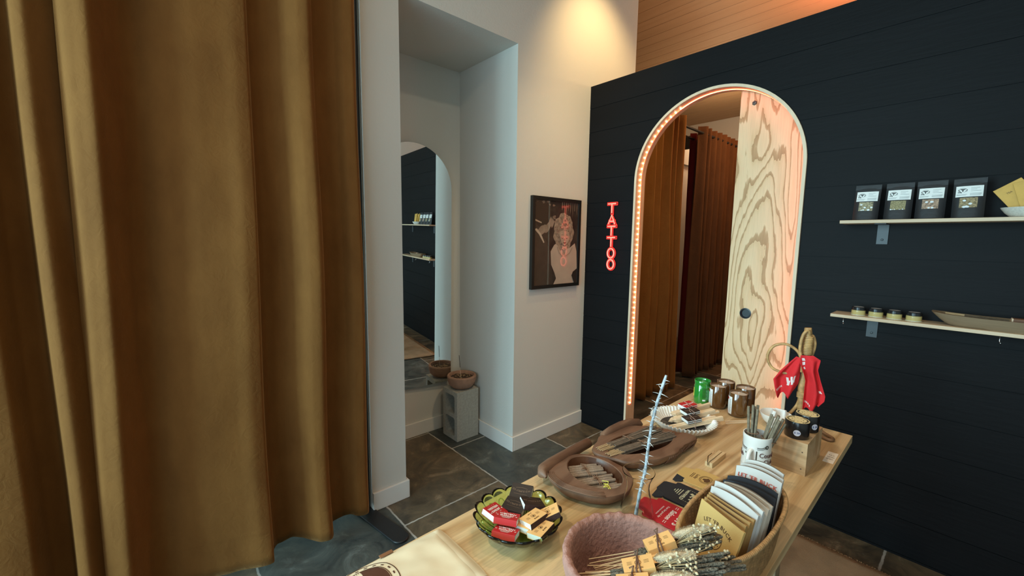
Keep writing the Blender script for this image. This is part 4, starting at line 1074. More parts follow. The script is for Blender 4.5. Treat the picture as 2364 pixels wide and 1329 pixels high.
rope_bundle('short rope incense bundle tied with brown twine at the back of the round fish dish', (.982, .752), ia - .05, 7, 0, .0165, 1)
rope_bundle('short rope incense bundle tied with brown twine in the middle of the round fish dish', (.965, .697), ia + .02, 5, 0, .0160, 2)
rope_bundle('short rope incense bundle tied with yellow string at the front of the round fish dish', (.957, .652), ia - .06, 4, 1, .0165, 3)
M_darkstick = mat('incense_coat', (.17, .125, .088), .9, noise_amt=.25, noise_scale=120)
def long_bundle(label, c, ang, n, z0, seed, tiex):
    r_ = random.Random(seed)
    t = thing('incense_bundle', label, 'incense bundle', (c[0], c[1], TZ + z0), (0, 0, ang), group='long incense bundles')
    for i in range(n):
        y = (i % 7 - 3) * .0056 + r_.uniform(-.001, .001); z = (i // 7) * .005; f = 1 + .9 * 1
        y0, y1 = y * .9, y * 1.5
        s = MB().tube([(-.150 + r_.uniform(0, .012), y0, z), (-.085, y * .95, z)], .0013, 5, mi=1); s.tube([(-.088 + r_.uniform(-.01, .01), y * .95, z), (tiex, y * .9, z), (.155 + r_.uniform(-.02, .02), y1, z + .002)], .0026, 6)
        s.build('stick', [M_darkstick, MSTK], t, smooth=60)
    w = .019; tw = MB()
    for dx in (0, .004): tw.tube([(tiex + dx, -w, .003), (tiex + dx, -w * .8, .014), (tiex + dx, 0, .0165), (tiex + dx, w * .8, .014), (tiex + dx, w, .003), (tiex + dx, 0, -.004)], .0012, 6, closed=True)
    tw.tube([(tiex, 0, .016), (tiex - .012, -.012, .023), (tiex - .03, -.010, .022)], .0011, 6); tw.tube([(tiex, 0, .016), (tiex + .004, -.018, .021), (tiex + .014, -.03, .016)], .0011, 6)
    tw.build('tie', M_twine, t, smooth=180)
long_bundle('long incense bundle tied with twine, at the back of the long fish dish', (1.232, .765), -.14, 20, .036, 11, -.010)
long_bundle('long incense bundle tied with twine, at the front of the long fish dish', (1.225, .718), -.20, 19, .036, 12, .010)

# ------------------------------------------------------------------ carafe and thorn branch
M_clear = mat('clear_glass', (.98, .99, .98), .01, trans=1.0, ior=1.14); M_acry = mat('clear_acrylic', (.99, .98, .98), .02, trans=1.0, ior=1.06)
cf = thing('glass_carafe', 'clear waisted glass carafe holding the thorny branch', 'carafe', (.942, .549, TZ + .0005))
MB().lathe([(.0, 0), (.040, 0), (.043, .003), (.0425, .018), (.037, .045), (.031, .070), (.0285, .085), (.0305, .102), (.037, .118), (.0413, .1262), (.0415, .1272), (.0411, .1279), (.0405, .1280), (.0401, .1272),
            (.0395, .1255), (.036, .1185), (.0292, .102), (.0270, .085), (.0295, .070), (.0353, .045), (.0405, .018), (.040, .007), (.0, .006)], 48, cap=False).build('vessel', M_clear, cf, smooth=75)
M_thorn = mat('thorn_bark', (.36, .41, .45), .7, noise_amt=.6, noise_scale=60, bump=.4, bump_scale=150)
bp = [(.932, .546, .868), (.936, .538, .945), (.940, .530, .994), (.943, .526, 1.065), (.946, .521, 1.13), (.951, .513, 1.183), (.961, .498, 1.256)]
tbr = thing('thorn_branch', 'grey-blue thorny branch standing tall in the clear carafe', 'branch', bp[0])
stem = []
for i in range(len(bp) - 1):
    for s in range(6): stem.append(Vector(bp[i]).lerp(Vector(bp[i+1]), s / 6) - Vector(bp[0]))
stem.append(Vector(bp[-1]) - Vector(bp[0]))
sb = MB(); sb.tube(stem, [.0043 + .0006 * math.sin(i * 1.7) - .0009 * i / len(stem) for i in range(len(stem))], 10); sb.build('stem', M_thorn, tbr, smooth=60)
M_spine = mat('thorn_spine', (.62, .62, .58), .6)
th = MB().tube([(0, 0, 0), (.005, 0, .0003), (.011, 0, .0), (.018, 0, -.0006)], [.0014, .0009, .0005, .0001], 5); th0 = th.build('thorn', M_spine, tbr, smooth=180)
for i in range(64):
    o = th0 if i == 0 else th0.copy()
    if i: COL.objects.link(o); o.parent = tbr
    f = .16 + .83 * i / 63; p = stem[min(len(stem) - 1, int(f * (len(stem) - 1)))]
    a = i * 2.4; o.location = p + Vector((math.cos(a), math.sin(a), 0)) * .0035
    o.rotation_euler = (0, rnd.uniform(-.45, .35), a); s = rnd.uniform(.65, 1.05); o.scale = (s, 1, 1)

# ------------------------------------------------------------------ big terracotta pot
M_pot = mat('pink_terracotta', (.37, .195, .155), .9, noise_amt=.16, noise_scale=18, bump=.5, bump_scale=120)
pt = thing('terracotta_pot', 'large rough pink terracotta pot with a crumbly rim at the front of the table', 'pot', (.687, .409, BZ))
prof = [(.0, 0), (.083, 0), (.090, .006), (.110, .06), (.125, .12), (.1325, .158), (.133, .170), (.130, .1765), (.124, .178), (.118, .174), (.115, .165), (.111, .12), (.094, .06), (.075, .016), (.0, .013)]
def potr(t, j, z):
    a = noise.noise(Vector((math.cos(t) * 3, math.sin(t) * 3, z * 20))) * .010
    if z > .145: a += noise.noise(Vector((math.cos(t) * 14, math.sin(t) * 14, z * 60))) * .016 + noise.noise(Vector((math.cos(t) * 40, math.sin(t) * 40, j))) * .010
    return 1 + a
pb = MB().lathe(prof, 160, rf=potr, cap=False)
for i, (x, y, z) in enumerate(pb.v):
    if z > .15: t = math.atan2(y, x); pb.v[i] = (x, y, z + .0035 * noise.noise(Vector((math.cos(t) * 9, math.sin(t) * 9, 3))) + .002 * noise.noise(Vector((math.cos(t) * 30, math.sin(t) * 30, z * 90))))
pb.build('pot', M_pot, pt, smooth=70)

# ------------------------------------------------------------------ smudge bundles lying across pot and basket
M_rough = mat('resin_stick', (.17, .145, .105), .95, noise_amt=.6, noise_scale=260, bump=1.0, bump_scale=300)
M_bunny = mat('bunny_tail', (.62, .52, .36), .95); M_bud = mat('dried_bud', (.60, .50, .32), .9); M_stem = mat('dried_stem', (.45, .34, .18), .9)
def smudge(label, mid, tip, tail, seed, nst=7, bunny=True, rz=0.):
    r_ = random.Random(seed); mid, tip, tail = Vector(mid), Vector(tip), Vector(tail)
    x = (tip - tail).normalized(); Mx = frame(mid, x, Vector((0, 0, 1)).cross(x)); inv = Mx.inverted()
    t = thing('smudge_bundle', label, 'incense bundle', M=Mx, group='stick and flower bundles')
    lt, lb = (inv @ tip).x, (inv @ tail).x
    for i in range(nst):
        y = ((i % 4) - 1.5) * .0070; z = -.0125 - (i // 4) * .0062
        b = MB(); L_ = lt + r_.uniform(-.025, .008); pts = []; rad = []
        for s in range(44):
            g = s / 43; px = -.055 + (L_ + .055) * g; pts.append((px, y * (1 + .6 * g), z + .012 * max(0, g - .3) + .001 * noise.noise(Vector((px * 90, i * 3, seed)))))
            rad.append((.0031 + .0014 * noise.noise(Vector((px * 160, i * 7, seed * 3)))) * (1 if 0 < s < 43 else .55))
        b.tube(pts, rad, 9); b.build('resin_stick', M_rough, t, smooth=70)
        h = MB().tube([(-.05, y, z), (lb + r_.uniform(0, .02), y * 1.9 + r_.uniform(-.004, .004), z - .004 + r_.uniform(-.003, .003))], .0011, 5); h.build('bare_end', MSTK, t)
    matchbox('', 'tan', TR((0, 0, 0), (0, 0, rz)), parent=t, T=.015, L=.056, W=.034)
    tw = MB()
    for dx, sk_ in ((-.004, .004), (.003, -.003)): tw.tube([(dx, -.0185, .0085), (dx + sk_, .0185, .0085), (dx + sk_, .0195, -.010), (dx + sk_, .012, -.026), (dx, -.012, -.026), (dx, -.0195, -.010)], .0016, 6, closed=True)
    tw.tube([(.0, .018, .009), (.004, .026, .014), (-.004, .030, .008), (0, .02, .006)], .0014, 6)
    tw.build('twine', mat('dark_twine', (.15, .075, .045), .8) if 'dark_twine' not in bpy.data.materials else bpy.data.materials['dark_twine'], t, smooth=180)
    if bunny:
        bb = MB(); cx_, L2, r2 = .064, .036, .0080
        for i in range(1500):
            u = r_.uniform(-1, 1); a = r_.random() * 2 * PI; q = math.sqrt(max(0, 1 - u * u))
            p = Vector((cx_ + L2 * u, .010 + r2 * q * math.cos(a), .004 + r2 * q * math.sin(a)))
            d = Vector((.55 + .3 * u, q * math.cos(a), q * math.sin(a))).normalized(); e = p + d * r_.uniform(.003, .0055); s_ = d.orthogonal().normalized() * .0004
            bb.add([tuple(p - s_), tuple(p + s_), tuple(e)], [(0, 1, 2)])
        bb.ball((cx_, .010, .004), (L2 * .97, r2 * .95, r2 * .95), 12, 8); o = bb.build('bunny_tail_grass', M_bunny, t, smooth=180)
        o['kind'] = 'stuff'
    st_ = MB(); buds = []
    for i in range(13):
        e = Vector((.055 + r_.uniform(0, .06), r_.uniform(-.026, .022), .002 + r_.uniform(-.006, .016))); st_.tube([(.02, -.002, -.008), (e * .5 + Vector((.012, 0, -.002))).to_tuple(), e.to_tuple()], .0006, 4); buds.append(e)
        e2 = e + Vector((r_.uniform(-.012, .012), r_.uniform(-.010, .010), r_.uniform(0, .007))); st_.tube([e.to_tuple(), e2.to_tuple()], .0005, 4); buds.append(e2)
    stm = st_.build('flower_stems', M_stem, t, smooth=180)
    bd = None
    for e in buds:
        if bd is None:
            b = MB(); b.lathe([(.0008, -.003), (.0026, -.001), (.0033, .001), (.0028, .003), (.0018, .0042), (.0004, .003)], 8); bd = b.build('flower_bud', M_bud, stm, smooth=180); o = bd
        else: o = bd.copy(); COL.objects.link(o); o.parent = stm
        o.location = e; o.rotation_euler = (r_.uniform(-.6, .6), r_.uniform(.3, 1.7), r_.random() * 3); s = r_.uniform(.5, .85); o.scale = (s, s, s)
    return t
smudge('flower and stick bundle nearest the carafe, its tan matchbox tilted up', (.738, .376, .988), (.805, .287, 1.010), (.650, .478, .915), 1, nst=12, rz=.22)
smudge('flower and stick bundle behind, its matchbox half hidden by its neighbours', (.712, .355, .976), (.795, .245, .988), (.63, .475, .910), 2, nst=8, bunny=False)
smudge('flower and stick bundle in the middle of the pot with a fat bunny tail', (.645, .366, .996), (.738, .247, 1.012), (.575, .462, .933), 3, nst=12, rz=.10)
smudge('flower and stick bundle nearest the bottom edge of the pot', (.606, .352, .992), (.705, .232, 1.000), (.55, .445, .94), 4, nst=12, rz=.05)
# ------------------------------------------------------------------ woven basket and can coolers
M_wick = mat('wicker', (.36, .19, .075), .6, noise_amt=.3, noise_scale=70); M_wickrim = mat('wicker_rim', (.46, .28, .125), .55, noise_amt=.3, noise_scale=90)
BC = (1.008, .334)
bs = thing('woven_basket', 'oval woven wicker basket packed with folded can coolers', 'basket', (BC[0], BC[1], TZ), (0, 0, .02))
def oval(t, a, b, e=2.4):
    c, s = math.cos(t), math.sin(t); return (a * math.copysign(abs(c) ** (2 / e), c), b * math.copysign(abs(s) ** (2 / e), s))
BA, BB, BHt = .2085, .084, .098
nb_, rows = 360, 26
wv = MB()
def wall(off):
    vs = []
    for j in range(rows + 1):
        v = j / rows; k = .86 + .14 * v ** .8
        for i in range(nb_):
            t = 2 * PI * i / nb_; x, y = oval(t, BA * k, BB * (k - .03)); ph = (i // 3 + j) % 2
            d = off + (.0009 if (math.sin(i * 2 * PI / 6 + (j % 2) * PI) > 0) else -.0009) * (1 if off >= 0 else 1)
            l = math.hypot(x, y); vs.append((x + x / l * d, y + y / l * d, .002 + (BHt - .002) * v))
    return vs
fs = [(j*nb_+i, j*nb_+(i+1) % nb_, (j+1)*nb_+(i+1) % nb_, (j+1)*nb_+i) for j in range(rows) for i in range(nb_)]
wv.add(wall(.002), fs); wv.add(wall(-.003), fs)
wv.add([oval(2*PI*i/60, BA*.86, BB*.83) + (.003,) for i in range(60)], [tuple(range(60))])
wv.build('woven_wall', M_wick, bs, smooth=30)
rm = MB(); rp = [oval(2*PI*i/800, BA, BB) + (BHt,) for i in range(800)]
rm.tube(rp, [.0052 + .0004 * math.sin(i * 2 * PI / 4) for i in range(800)], 10, closed=True)
rm.build('wrapped_rim', M_wickrim, bs, smooth=50)
M_koozie = {'tan': mat('koozie_tan', (.58, .38, .13), .75, bump=.1, bump_scale=300), 'brown': mat('koozie_brown', (.40, .235, .08), .75), 'white': mat('koozie_white', (.54, .53, .50), .7),
            'cream': mat('koozie_cream', (.50, .45, .37), .75), 'black': mat('koozie_black', (.014, .016, .022), .75), 'red': mat('koozie_red', (.46, .012, .022), .75)}
M_inkred = mat('red_ink', (.50, .06, .03), .6)
def standing_cooler(label, kind, a, b, zt, bulge, deco=None, grp='can coolers standing in the basket', lean=.034):
    """a, b: left and right end of the top edge"""
    a, b = Vector((*a, zt)), Vector((*b, zt)); zb = TZ + .008
    mid = (a + b) / 2; x = (b - a).normalized(); W_ = (b - a).length
    bot = Vector((mid.x - lean, mid.y, zb)); bot.y = BC[1] + (mid.y - BC[1]) * .8
    upv = (mid - bot); HH = upv.length; Mx = frame(bot, x, upv)      # local z faces the viewer
    t = thing('can_cooler', label, 'can cooler', M=Mx, group=grp)
    b_ = MB()
    def f(s):
        def g(u, v):
            xx = (u - .5) * W_ * (.90 + .10 * v); e = 1 - (2 * u - 1) ** 2
            crown = .010 * e * (bulge > .004) * v ** 3
            return (xx, HH * v + crown, s * (.0026 + bulge * e * (.35 + .65 * math.sin(PI * min(1, v * .9 + .1)))) + (.3 * bulge * e))
        return g
    n1, n2 = 14, 8
    b_.grid(f(1), n1, n2); b_.grid(f(-1), n1, n2)
    o1 = 0; o2 = (n1 + 1) * (n2 + 1)
    loop = [i for i in range(n1 + 1)] + [(n1 + 1) * j + n1 for j in range(1, n2 + 1)] + [(n1 + 1) * n2 + i for i in range(n1 - 1, -1, -1)] + [(n1 + 1) * j for j in range(n2 - 1, 0, -1)]
    m = len(loop)
    for i in range(m): b_.f.append((loop[i], loop[(i+1) % m], o2 + loop[(i+1) % m], o2 + loop[i])); b_.m.append(0)
    b_.build('sleeve', M_koozie[kind], t, smooth=60)
    # seam line: the dark slit between the two layers along the top
    sl = MB(); ff = f(0)
    sl.grid(lambda u, v: (ff(.06 + .88 * u, 1)[0], ff(.06 + .88 * u, 1)[1] + .0006, (v - .5) * (.0012 + 1.0 * bulge * (1 - (2 * u - 1) ** 2)) + .3 * bulge * (1 - (2*u-1) ** 2)), 12, 2)
    sl.build('open_edge', M_koozie['black'] if kind in ('tan', 'brown', 'black') else mat('cooler_slit', (.20, .18, .16), .9) if 'cooler_slit' not in bpy.data.materials else bpy.data.materials['cooler_slit'], t)
    if deco: deco(t, HH, W_, bulge)
    return t
def horseshoe(mb, cx, cy, s, mi=0, M=None):
    o = [(math.cos(a) * s, math.sin(a) * s * 1.15) for a in [R(-215) + R(250) * i / 24 for i in range(25)]]
    for k in (1, .66): stroke(mb, [(cx + x * k, cy + y * k) for x, y in o], s * .06, mi, M)
    for e in (0, -1): stroke(mb, [(cx + o[e][0], cy + o[e][1]), (cx + o[e][0] * .66, cy + o[e][1] * .66)], s * .06, mi, M)
    for i in range(2, 23, 3): stroke(mb, [(cx + o[i][0] * .80, cy + o[i][1] * .80), (cx + o[i+1][0] * .83, cy + o[i+1][1] * .83)], s * .07, mi, M)
def deco_buck(t, H_, W_, bu):
    p = MB(); Z = TR((0, 0, .0030 + bu * 1.31))
    letters(p, "LET 'ER BUCK", .0115, M=Z @ TR((0, H_ - .024, 0)), warp=arc_warp(.075), bold=.012, spacing=1.15)
    Z = Z @ TR((0, H_ - .053, 0), sc=(.82, .82, 1)) @ TR((0, -(H_ - .073), 0))
    horseshoe(p, 0, H_ - .073, .024, 0, Z)
    # leaping shape inside the shoe
    blob(p, [(-.022, H_-.060), (-.010, H_-.052), (.004, H_-.058), (.016, H_-.053), (.022, H_-.060), (.012, H_-.066), (.014, H_-.078), (.009, H_-.079), (.006, H_-.069), (-.006, H_-.068), (-.013, H_-.080), (-.017, H_-.079), (-.012, H_-.066)], 0, Z)
    p.build('printing', M_inkbrown, t, smooth=0)
def deco_redbuck(t, H_, W_, bu):
    p = MB(); Z = TR((0, 0, .0032 + bu * 1.34)); letters(p, "LET 'ER BUCK", .0135, M=Z @ TR((0, H_ - .014, 0)), warp=lambda v: (v.x, v.y - v.x * v.x * 2.2, v.z - bu * 1.1 * (2 * v.x / W_) ** 2), bold=.012, spacing=1.12)
    p.build('printing', M_inkred, t, smooth=0)
def deco_lounge(t, H_, W_, bu):
    p = MB(); Z = TR((0, 0, .0030 + bu * 1.31)); letters(p, "HONKY DARLIN LOUNGE", .0105, M=Z @ TR((0, H_ - .016, 0)), bold=.004); p.build('printing', M_inkwhite, t, smooth=0)
def deco_lounge2(t, H_, W_, bu):
    p = MB(); Z = TR((0, 0, .0030 + bu * 1.31)); letters(p, "DARLIN LOUNGE", .0120, M=Z @ TR((.008, H_ - .020, 0)), bold=.006); p.build('printing', M_inkwhite, t, smooth=0)
CL = [('tan can cooler at the front of the basket, printed with a horseshoe', 'tan', (.939, .396), (.890, .288), 1.000, .0, deco_buck),
      ('brown can cooler directly behind the front tan one in the basket', 'brown', (.952, .390), (.916, .288), .998, .0028, None),
      ('second brown can cooler in the basket, counted from the front tan one', 'brown', (.963, .388), (.930, .284), 1.000, .0028, None),
      ('brown can cooler touching the first white one in the basket', 'brown', (.974, .388), (.944, .280), 1.000, .0028, None),
      ('white can cooler nearest the brown ones in the basket', 'white', (.994, .392), (.958, .278), 1.006, .0060, None),
      ('white can cooler standing highest in the middle of the basket', 'white', (1.014, .392), (.972, .274), 1.012, .0060, None),
      ('cream can cooler just behind the middle white ones in the basket', 'cream', (1.030, .382), (1.000, .268), 1.004, .0044, None),
      ('cream can cooler touching the black ones in the basket', 'cream', (1.046, .378), (1.024, .266), 1.000, .0044, None),
      ('black can cooler with white lounge lettering in the basket', 'black', (1.076, .384), (1.084, .268), .987, .0045, deco_lounge2),
      ('plain black can cooler behind the lettered black one in the basket', 'black', (1.102, .384), (1.110, .272), .988, .0045, None),
      ('white can cooler with red lettering near the mug end of the basket', 'white', (1.142, .382), (1.138, .276), 1.004, .0060, deco_redbuck),
      ('plain white can cooler just behind the red lettered one', 'white', (1.166, .380), (1.160, .280), 1.003, .0060, None),
      ('plain white can cooler last in the basket, closest to the mug', 'white', (1.188, .377), (1.182, .286), 1.006, .0060, None)]
for lab, k, a, b, zt, bu, dc in CL: standing_cooler(lab, k, a, b, zt, bu, dc, lean=.034 if k != 'tan' else .044)

def flat_cooler(label, kind, c, ang, deco, gus):
    """lies on the table: local +y runs towards the open end, origin in the middle of the body"""
    t = thing('can_cooler', label, 'can cooler', (c[0], c[1], TZ + .0003), (0, 0, ang), group='can coolers lying on the table')
    pl = [(-.050, .052), (-.051, -.046), (-.047, -.052), (-.036, -.052), (-.034, -.058), (-.028, -.078), (-.022, -.083), (.022, -.083), (.028, -.078), (.034, -.058), (.036, -.052), (.047, -.052), (.051, -.046), (.050, .052)]
    b = MB(); b.prism(pl, 0, .0030, 1); b.prism([(x, y) for x, y in pl], .0036, .0066, 0); b.build('sleeve', [M_koozie[kind], M_koozie[kind]], t, smooth=0, bevel=.0012)
    if gus:
        g = MB(); s = gus
        g.add([(s*.036, -.052, .0068), (s*.030, -.078, .0068), (s*.062, -.078, .0008), (s*.066, -.066, .0008), (s*.052, -.052, .0008), (s*.05, -.052, .0030), (s*.060, -.070, .0032)], [(0, 1, 6, 5), (1, 2, 3, 6), (3, 4, 5, 6), (0, 5, 4, 3, 2, 1)])
        g.build('folded_base', M_koozie['black'], t, smooth=0)
    p = MB(); deco(p, TR((0, 0, .0067)))
    return t, p
UP = TR((0, 0, 0), (0, 0, PI))
def d_red(p, Z):
    letters(p, "MISSY'S", .0215, M=Z @ TR((0, .030, 0)), bold=.02); letters(p, 'Saloon', .0185, M=Z @ TR((0, .006, 0)), bold=.02, shear=.15)
    for s in (-1, 1):
        for dy in (.004, .009): stroke(p, [(s * .031, dy), (s * .043, dy)], .0014, 0, Z)
    letters(p, 'Your last good day', .0085, M=Z @ TR((0, -.013, 0)), shear=.3); letters(p, 'PENDLETON', .0045, M=Z @ TR((-.010, -.024, 0))); letters(p, 'OREGON', .0045, M=Z @ TR((.014, -.024, 0)))
t, p = flat_cooler("red can cooler lying on the table, upside-down white saloon lettering", 'red', (1.008, .494), PI + .04, d_red, 0); p.build('printing', M_inkwhite, t, smooth=0)
def d_blk(p, Z):
    for i, (w, y) in enumerate(((.010, -.040), (.022, -.034), (.030, -.028), (.034, -.0215))): stroke(p, [(-w/2 - .004, y), (w/2 - .004, y)], .0022, 0, Z)
    letters(p, 'WILD', .014, M=Z @ TR((.012, -.010, 0)), bold=.02); letters(p, 'WEST', .010, M=Z @ TR((-.018, -.010, 0)), bold=.02)
    blob(p, [(-.022, .004), (-.014, .0), (-.010, .008), (0, .004), (.006, .010), (.016, .006), (.020, .022), (.012, .030), (.006, .024), (-.004, .032), (-.012, .024), (-.020, .026), (-.016, .016)], 0, Z)
    blob(p, [(-.003, .010), (.010, .008), (.012, .020), (.0, .024)], 1, Z, depth=.0008)
    for i in range(9): stroke(p, [(-.034 + .001 * i, -.008 + .006 * i), (-.034 + .001 * i + .0008, -.008 + .006 * i + .0035)], .0012, 0, Z); stroke(p, [(.030, -.008 + .006 * i), (.030, -.0045 + .006 * i)], .0012, 0, Z)
t, p = flat_cooler('black can cooler lying between the tan and the red one, pale frontier print', 'black', (1.124, .497), PI + .04, d_blk, 1); p.build('printing', [mat('cream_ink', (.55, .55, .38), .7), M_koozie['black']], t, smooth=0)
def d_tan(p, Z):
    letters(p, 'Lucky', .0135, M=Z @ TR((.0, -.030, 0)), bold=.01, shear=.2)
    for y in (-.0405, -.045): stroke(p, [(-.016, y), (.016, y)], .0016, 0, Z)
    for k in (1, .80): stroke(p, ring_pts(.023 * k, .018 * k, 30, cy=-.002), .0014, 0, Z, closed=True)
    blob(p, [(-.014, .0), (-.008, .008), (.002, .010), (.012, .006), (.015, -.003), (.008, -.004), (.004, -.012), (-.004, -.010), (-.008, -.004)], 0, Z)
t, p = flat_cooler('tan can cooler lying on the table beside the small acrylic sign', 'tan', (1.245, .497), PI + .03, d_tan, 1); p.build('printing', M_inkbrown, t, smooth=0)

# ------------------------------------------------------------------ little sign holder, card, loose sticks
sg = thing('sign_holder', 'small wooden block with a clear acrylic slip standing in its slot', 'sign holder', (1.395, .533, TZ), (0, 0, .0))
b = MB(); b.box((-.054, -.0115, 0), (.054, -.0015, .016)); b.box((-.054, .0015, 0), (.054, .0115, .016)); b.box((-.054, -.0015, 0), (.054, .0015, .006))
b.build('block', M_pine, sg, smooth=0)
MB().box((-.062, -.0011, .0062), (-.008, .0011, .040)).build('acrylic_slip', M_acry, sg, smooth=0)
cd = thing('price_card', 'small white price card lying near the right table edge', 'card', (1.725, .2855, TZ), (0, 0, .03))
MB().box((-.047, -.0145, 0), (.047, .0145, .0012)).build('card', mat('card_stock', (.74, .66, .55), .7), cd, smooth=0)
p = MB()
for i in range(3): letters(p, ('LILY BALM', 'ROSE WAX', '$ 18 - 24')[i], .0075, M=TR((-.018 + .018 * i, 0, .0013), (0, 0, -PI/2)), sx=.55)
p.build('printing', M_inkbrown, cd, smooth=0)
M_palo = mat('palo_santo', (.80, .63, .42), .65, noise_amt=.15, noise_scale=50, stretch=(.15, 1, 1))
ls = None
for (c, a, lab) in (((1.786, .606), math.atan2(-.069, .10), 'loose palo santo stick lying on the table nearest the amber candle'), ((1.772, .599), math.atan2(-.069, .10) + .05, 'loose palo santo stick lying on the table nearest the white mug')):
    o = MB().box((-.058, -.0035, 0), (.058, .0035, .005)).build('palo_santo_stick', M_palo, smooth=0, bevel=.0008); o.location = (c[0], c[1], TZ); o.rotation_euler = (0, 0, a)
    tag(o, lab, 'stick', 'loose palo santo sticks')

# ------------------------------------------------------------------ fluted dish with palo santo bundles
M_por = mat('white_porcelain', (.80, .78, .72), .25, coat=.5)
pd = thing('fluted_dish', 'round white fluted dish with palo santo bundles and a dark scorched bottom', 'dish', (1.565, .73, TZ))
def flute(t, j, z):
    k = max(0, min(1, (z - .004) / .025)); return 1 + k * .050 * math.sin(t * 50)
fl = MB().lathe([(.0, .0), (.086, .0), (.092, .004), (.106, .020), (.118, .036), (.1195, .0385), (.1165, .0390), (.113, .036), (.101, .020), (.088, .0075), (.084, .0065)], 416, rf=flute, cap=False)
fl.build('dish', M_por, pd, smooth=60)
MB().lathe([(.0, .0065), (.0845, .0068)], 60, cap=False).build('scorched_bottom', mat('ash_grey', (.06, .055, .05), .9, noise_amt=.7, noise_scale=40), pd, smooth=0)
def palo_bundle(label, c, ang, tilt, n, kind, seed, L_=.19, box=(-.01)):
    r_ = random.Random(seed); M = TR((c[0], c[1], TZ + c[2]), (0, -tilt, ang))
    M = M @ Matrix.Diagonal((1.12, 1.22, 1.22, 1))
    t = thing('palo_santo_bundle', label, 'bundle', M=M, group='palo santo bundles in the fluted dish')
    for i in range(n):
        y = (i % 3 - 1) * .0105; z = (i // 3) * .0075; l0, l1 = -L_ * .5 + r_.uniform(-.006, .01), L_ * .5 + r_.uniform(-.02, .006)
        b = MB(); b.add([(l0, y, z), (l0 + .012, y - .0045, z - .003), (l1, y - .0042, z - .003), (l1, y + .0042, z - .003), (l0 + .012, y + .0045, z - .003),
                         (l0, y, z + .001), (l0 + .012, y - .0045, z + .0035), (l1, y - .0042, z + .0035), (l1, y + .0042, z + .0035), (l0 + .012, y + .0045, z + .0035)],
                        [(0, 4, 3, 2, 1), (5, 6, 7, 8, 9), (0, 1, 6, 5), (1, 2, 7, 6), (2, 3, 8, 7), (3, 4, 9, 8), (4, 0, 5, 9)])
        b.build('palo_santo_stick', M_palo, t, smooth=0)
    zt = (n - 1) // 3 * .0075 + .004
    sm = M_mblk if kind == 'black' else M_mred
    m_ = MB(); m_.box((box - .026, -.0185, zt), (box + .026, .0185, zt + .012), 0); m_.box((box - .0262, -.0187, zt + .002), (box + .0262, -.0183, zt + .0042), 1); m_.box((box - .0262, -.0187, zt + .0075), (box + .0262, -.0183, zt + .0098), 1)
    m_.box((box - .0265, -.018, zt + .0012), (box - .0258, .018, zt + .0108), 1)
    mbx_ = m_.build('matchbox', [sm, M_tray], t, smooth=0)
    p = MB(); letters(p, 'W.D SUPPLY CO' if kind == 'black' else "WESTERN DARLIN'", .0058, M=TR((box, -.002, zt + .0123)), bold=.01); p.build('printing', bpy.data.materials['bronze_ink'] if kind == 'black' else M_inkwhite, mbx_, smooth=0)
    tw = MB(); tw.tube([(box, -.0225, zt + .0125), (box + .004, .0225, zt + .0125), (box + .003, .022, -.005), (box, -.022, -.005)], .0012, 6, closed=True); tw.tube([(box + .002, 0, zt + .013), (box - .01, -.01, zt + .015), (box - .004, -.028, zt + .004)], .001, 5)
    tw.build('twine', mat('pink_twine', (.40, .25, .19), .8) if 'pink_twine' not in bpy.data.materials else bpy.data.materials['pink_twine'], t, smooth=180)
pa = math.atan2(-.115, .20)
palo_bundle('palo santo bundle with a dark matchbox at the front of the fluted dish', (1.585, .694, .020), pa - .03, .14, 5, 'black', 1, L_=.20)
palo_bundle('palo santo bundle with a dark matchbox in the middle of the fluted dish', (1.628, .722, .030), pa + .04, .12, 4, 'black', 2, L_=.19)
palo_bundle('palo santo bundle with a red matchbox at the back of the fluted dish', (1.665, .752, .036), pa + .16, .10, 4, 'red', 3, L_=.17)

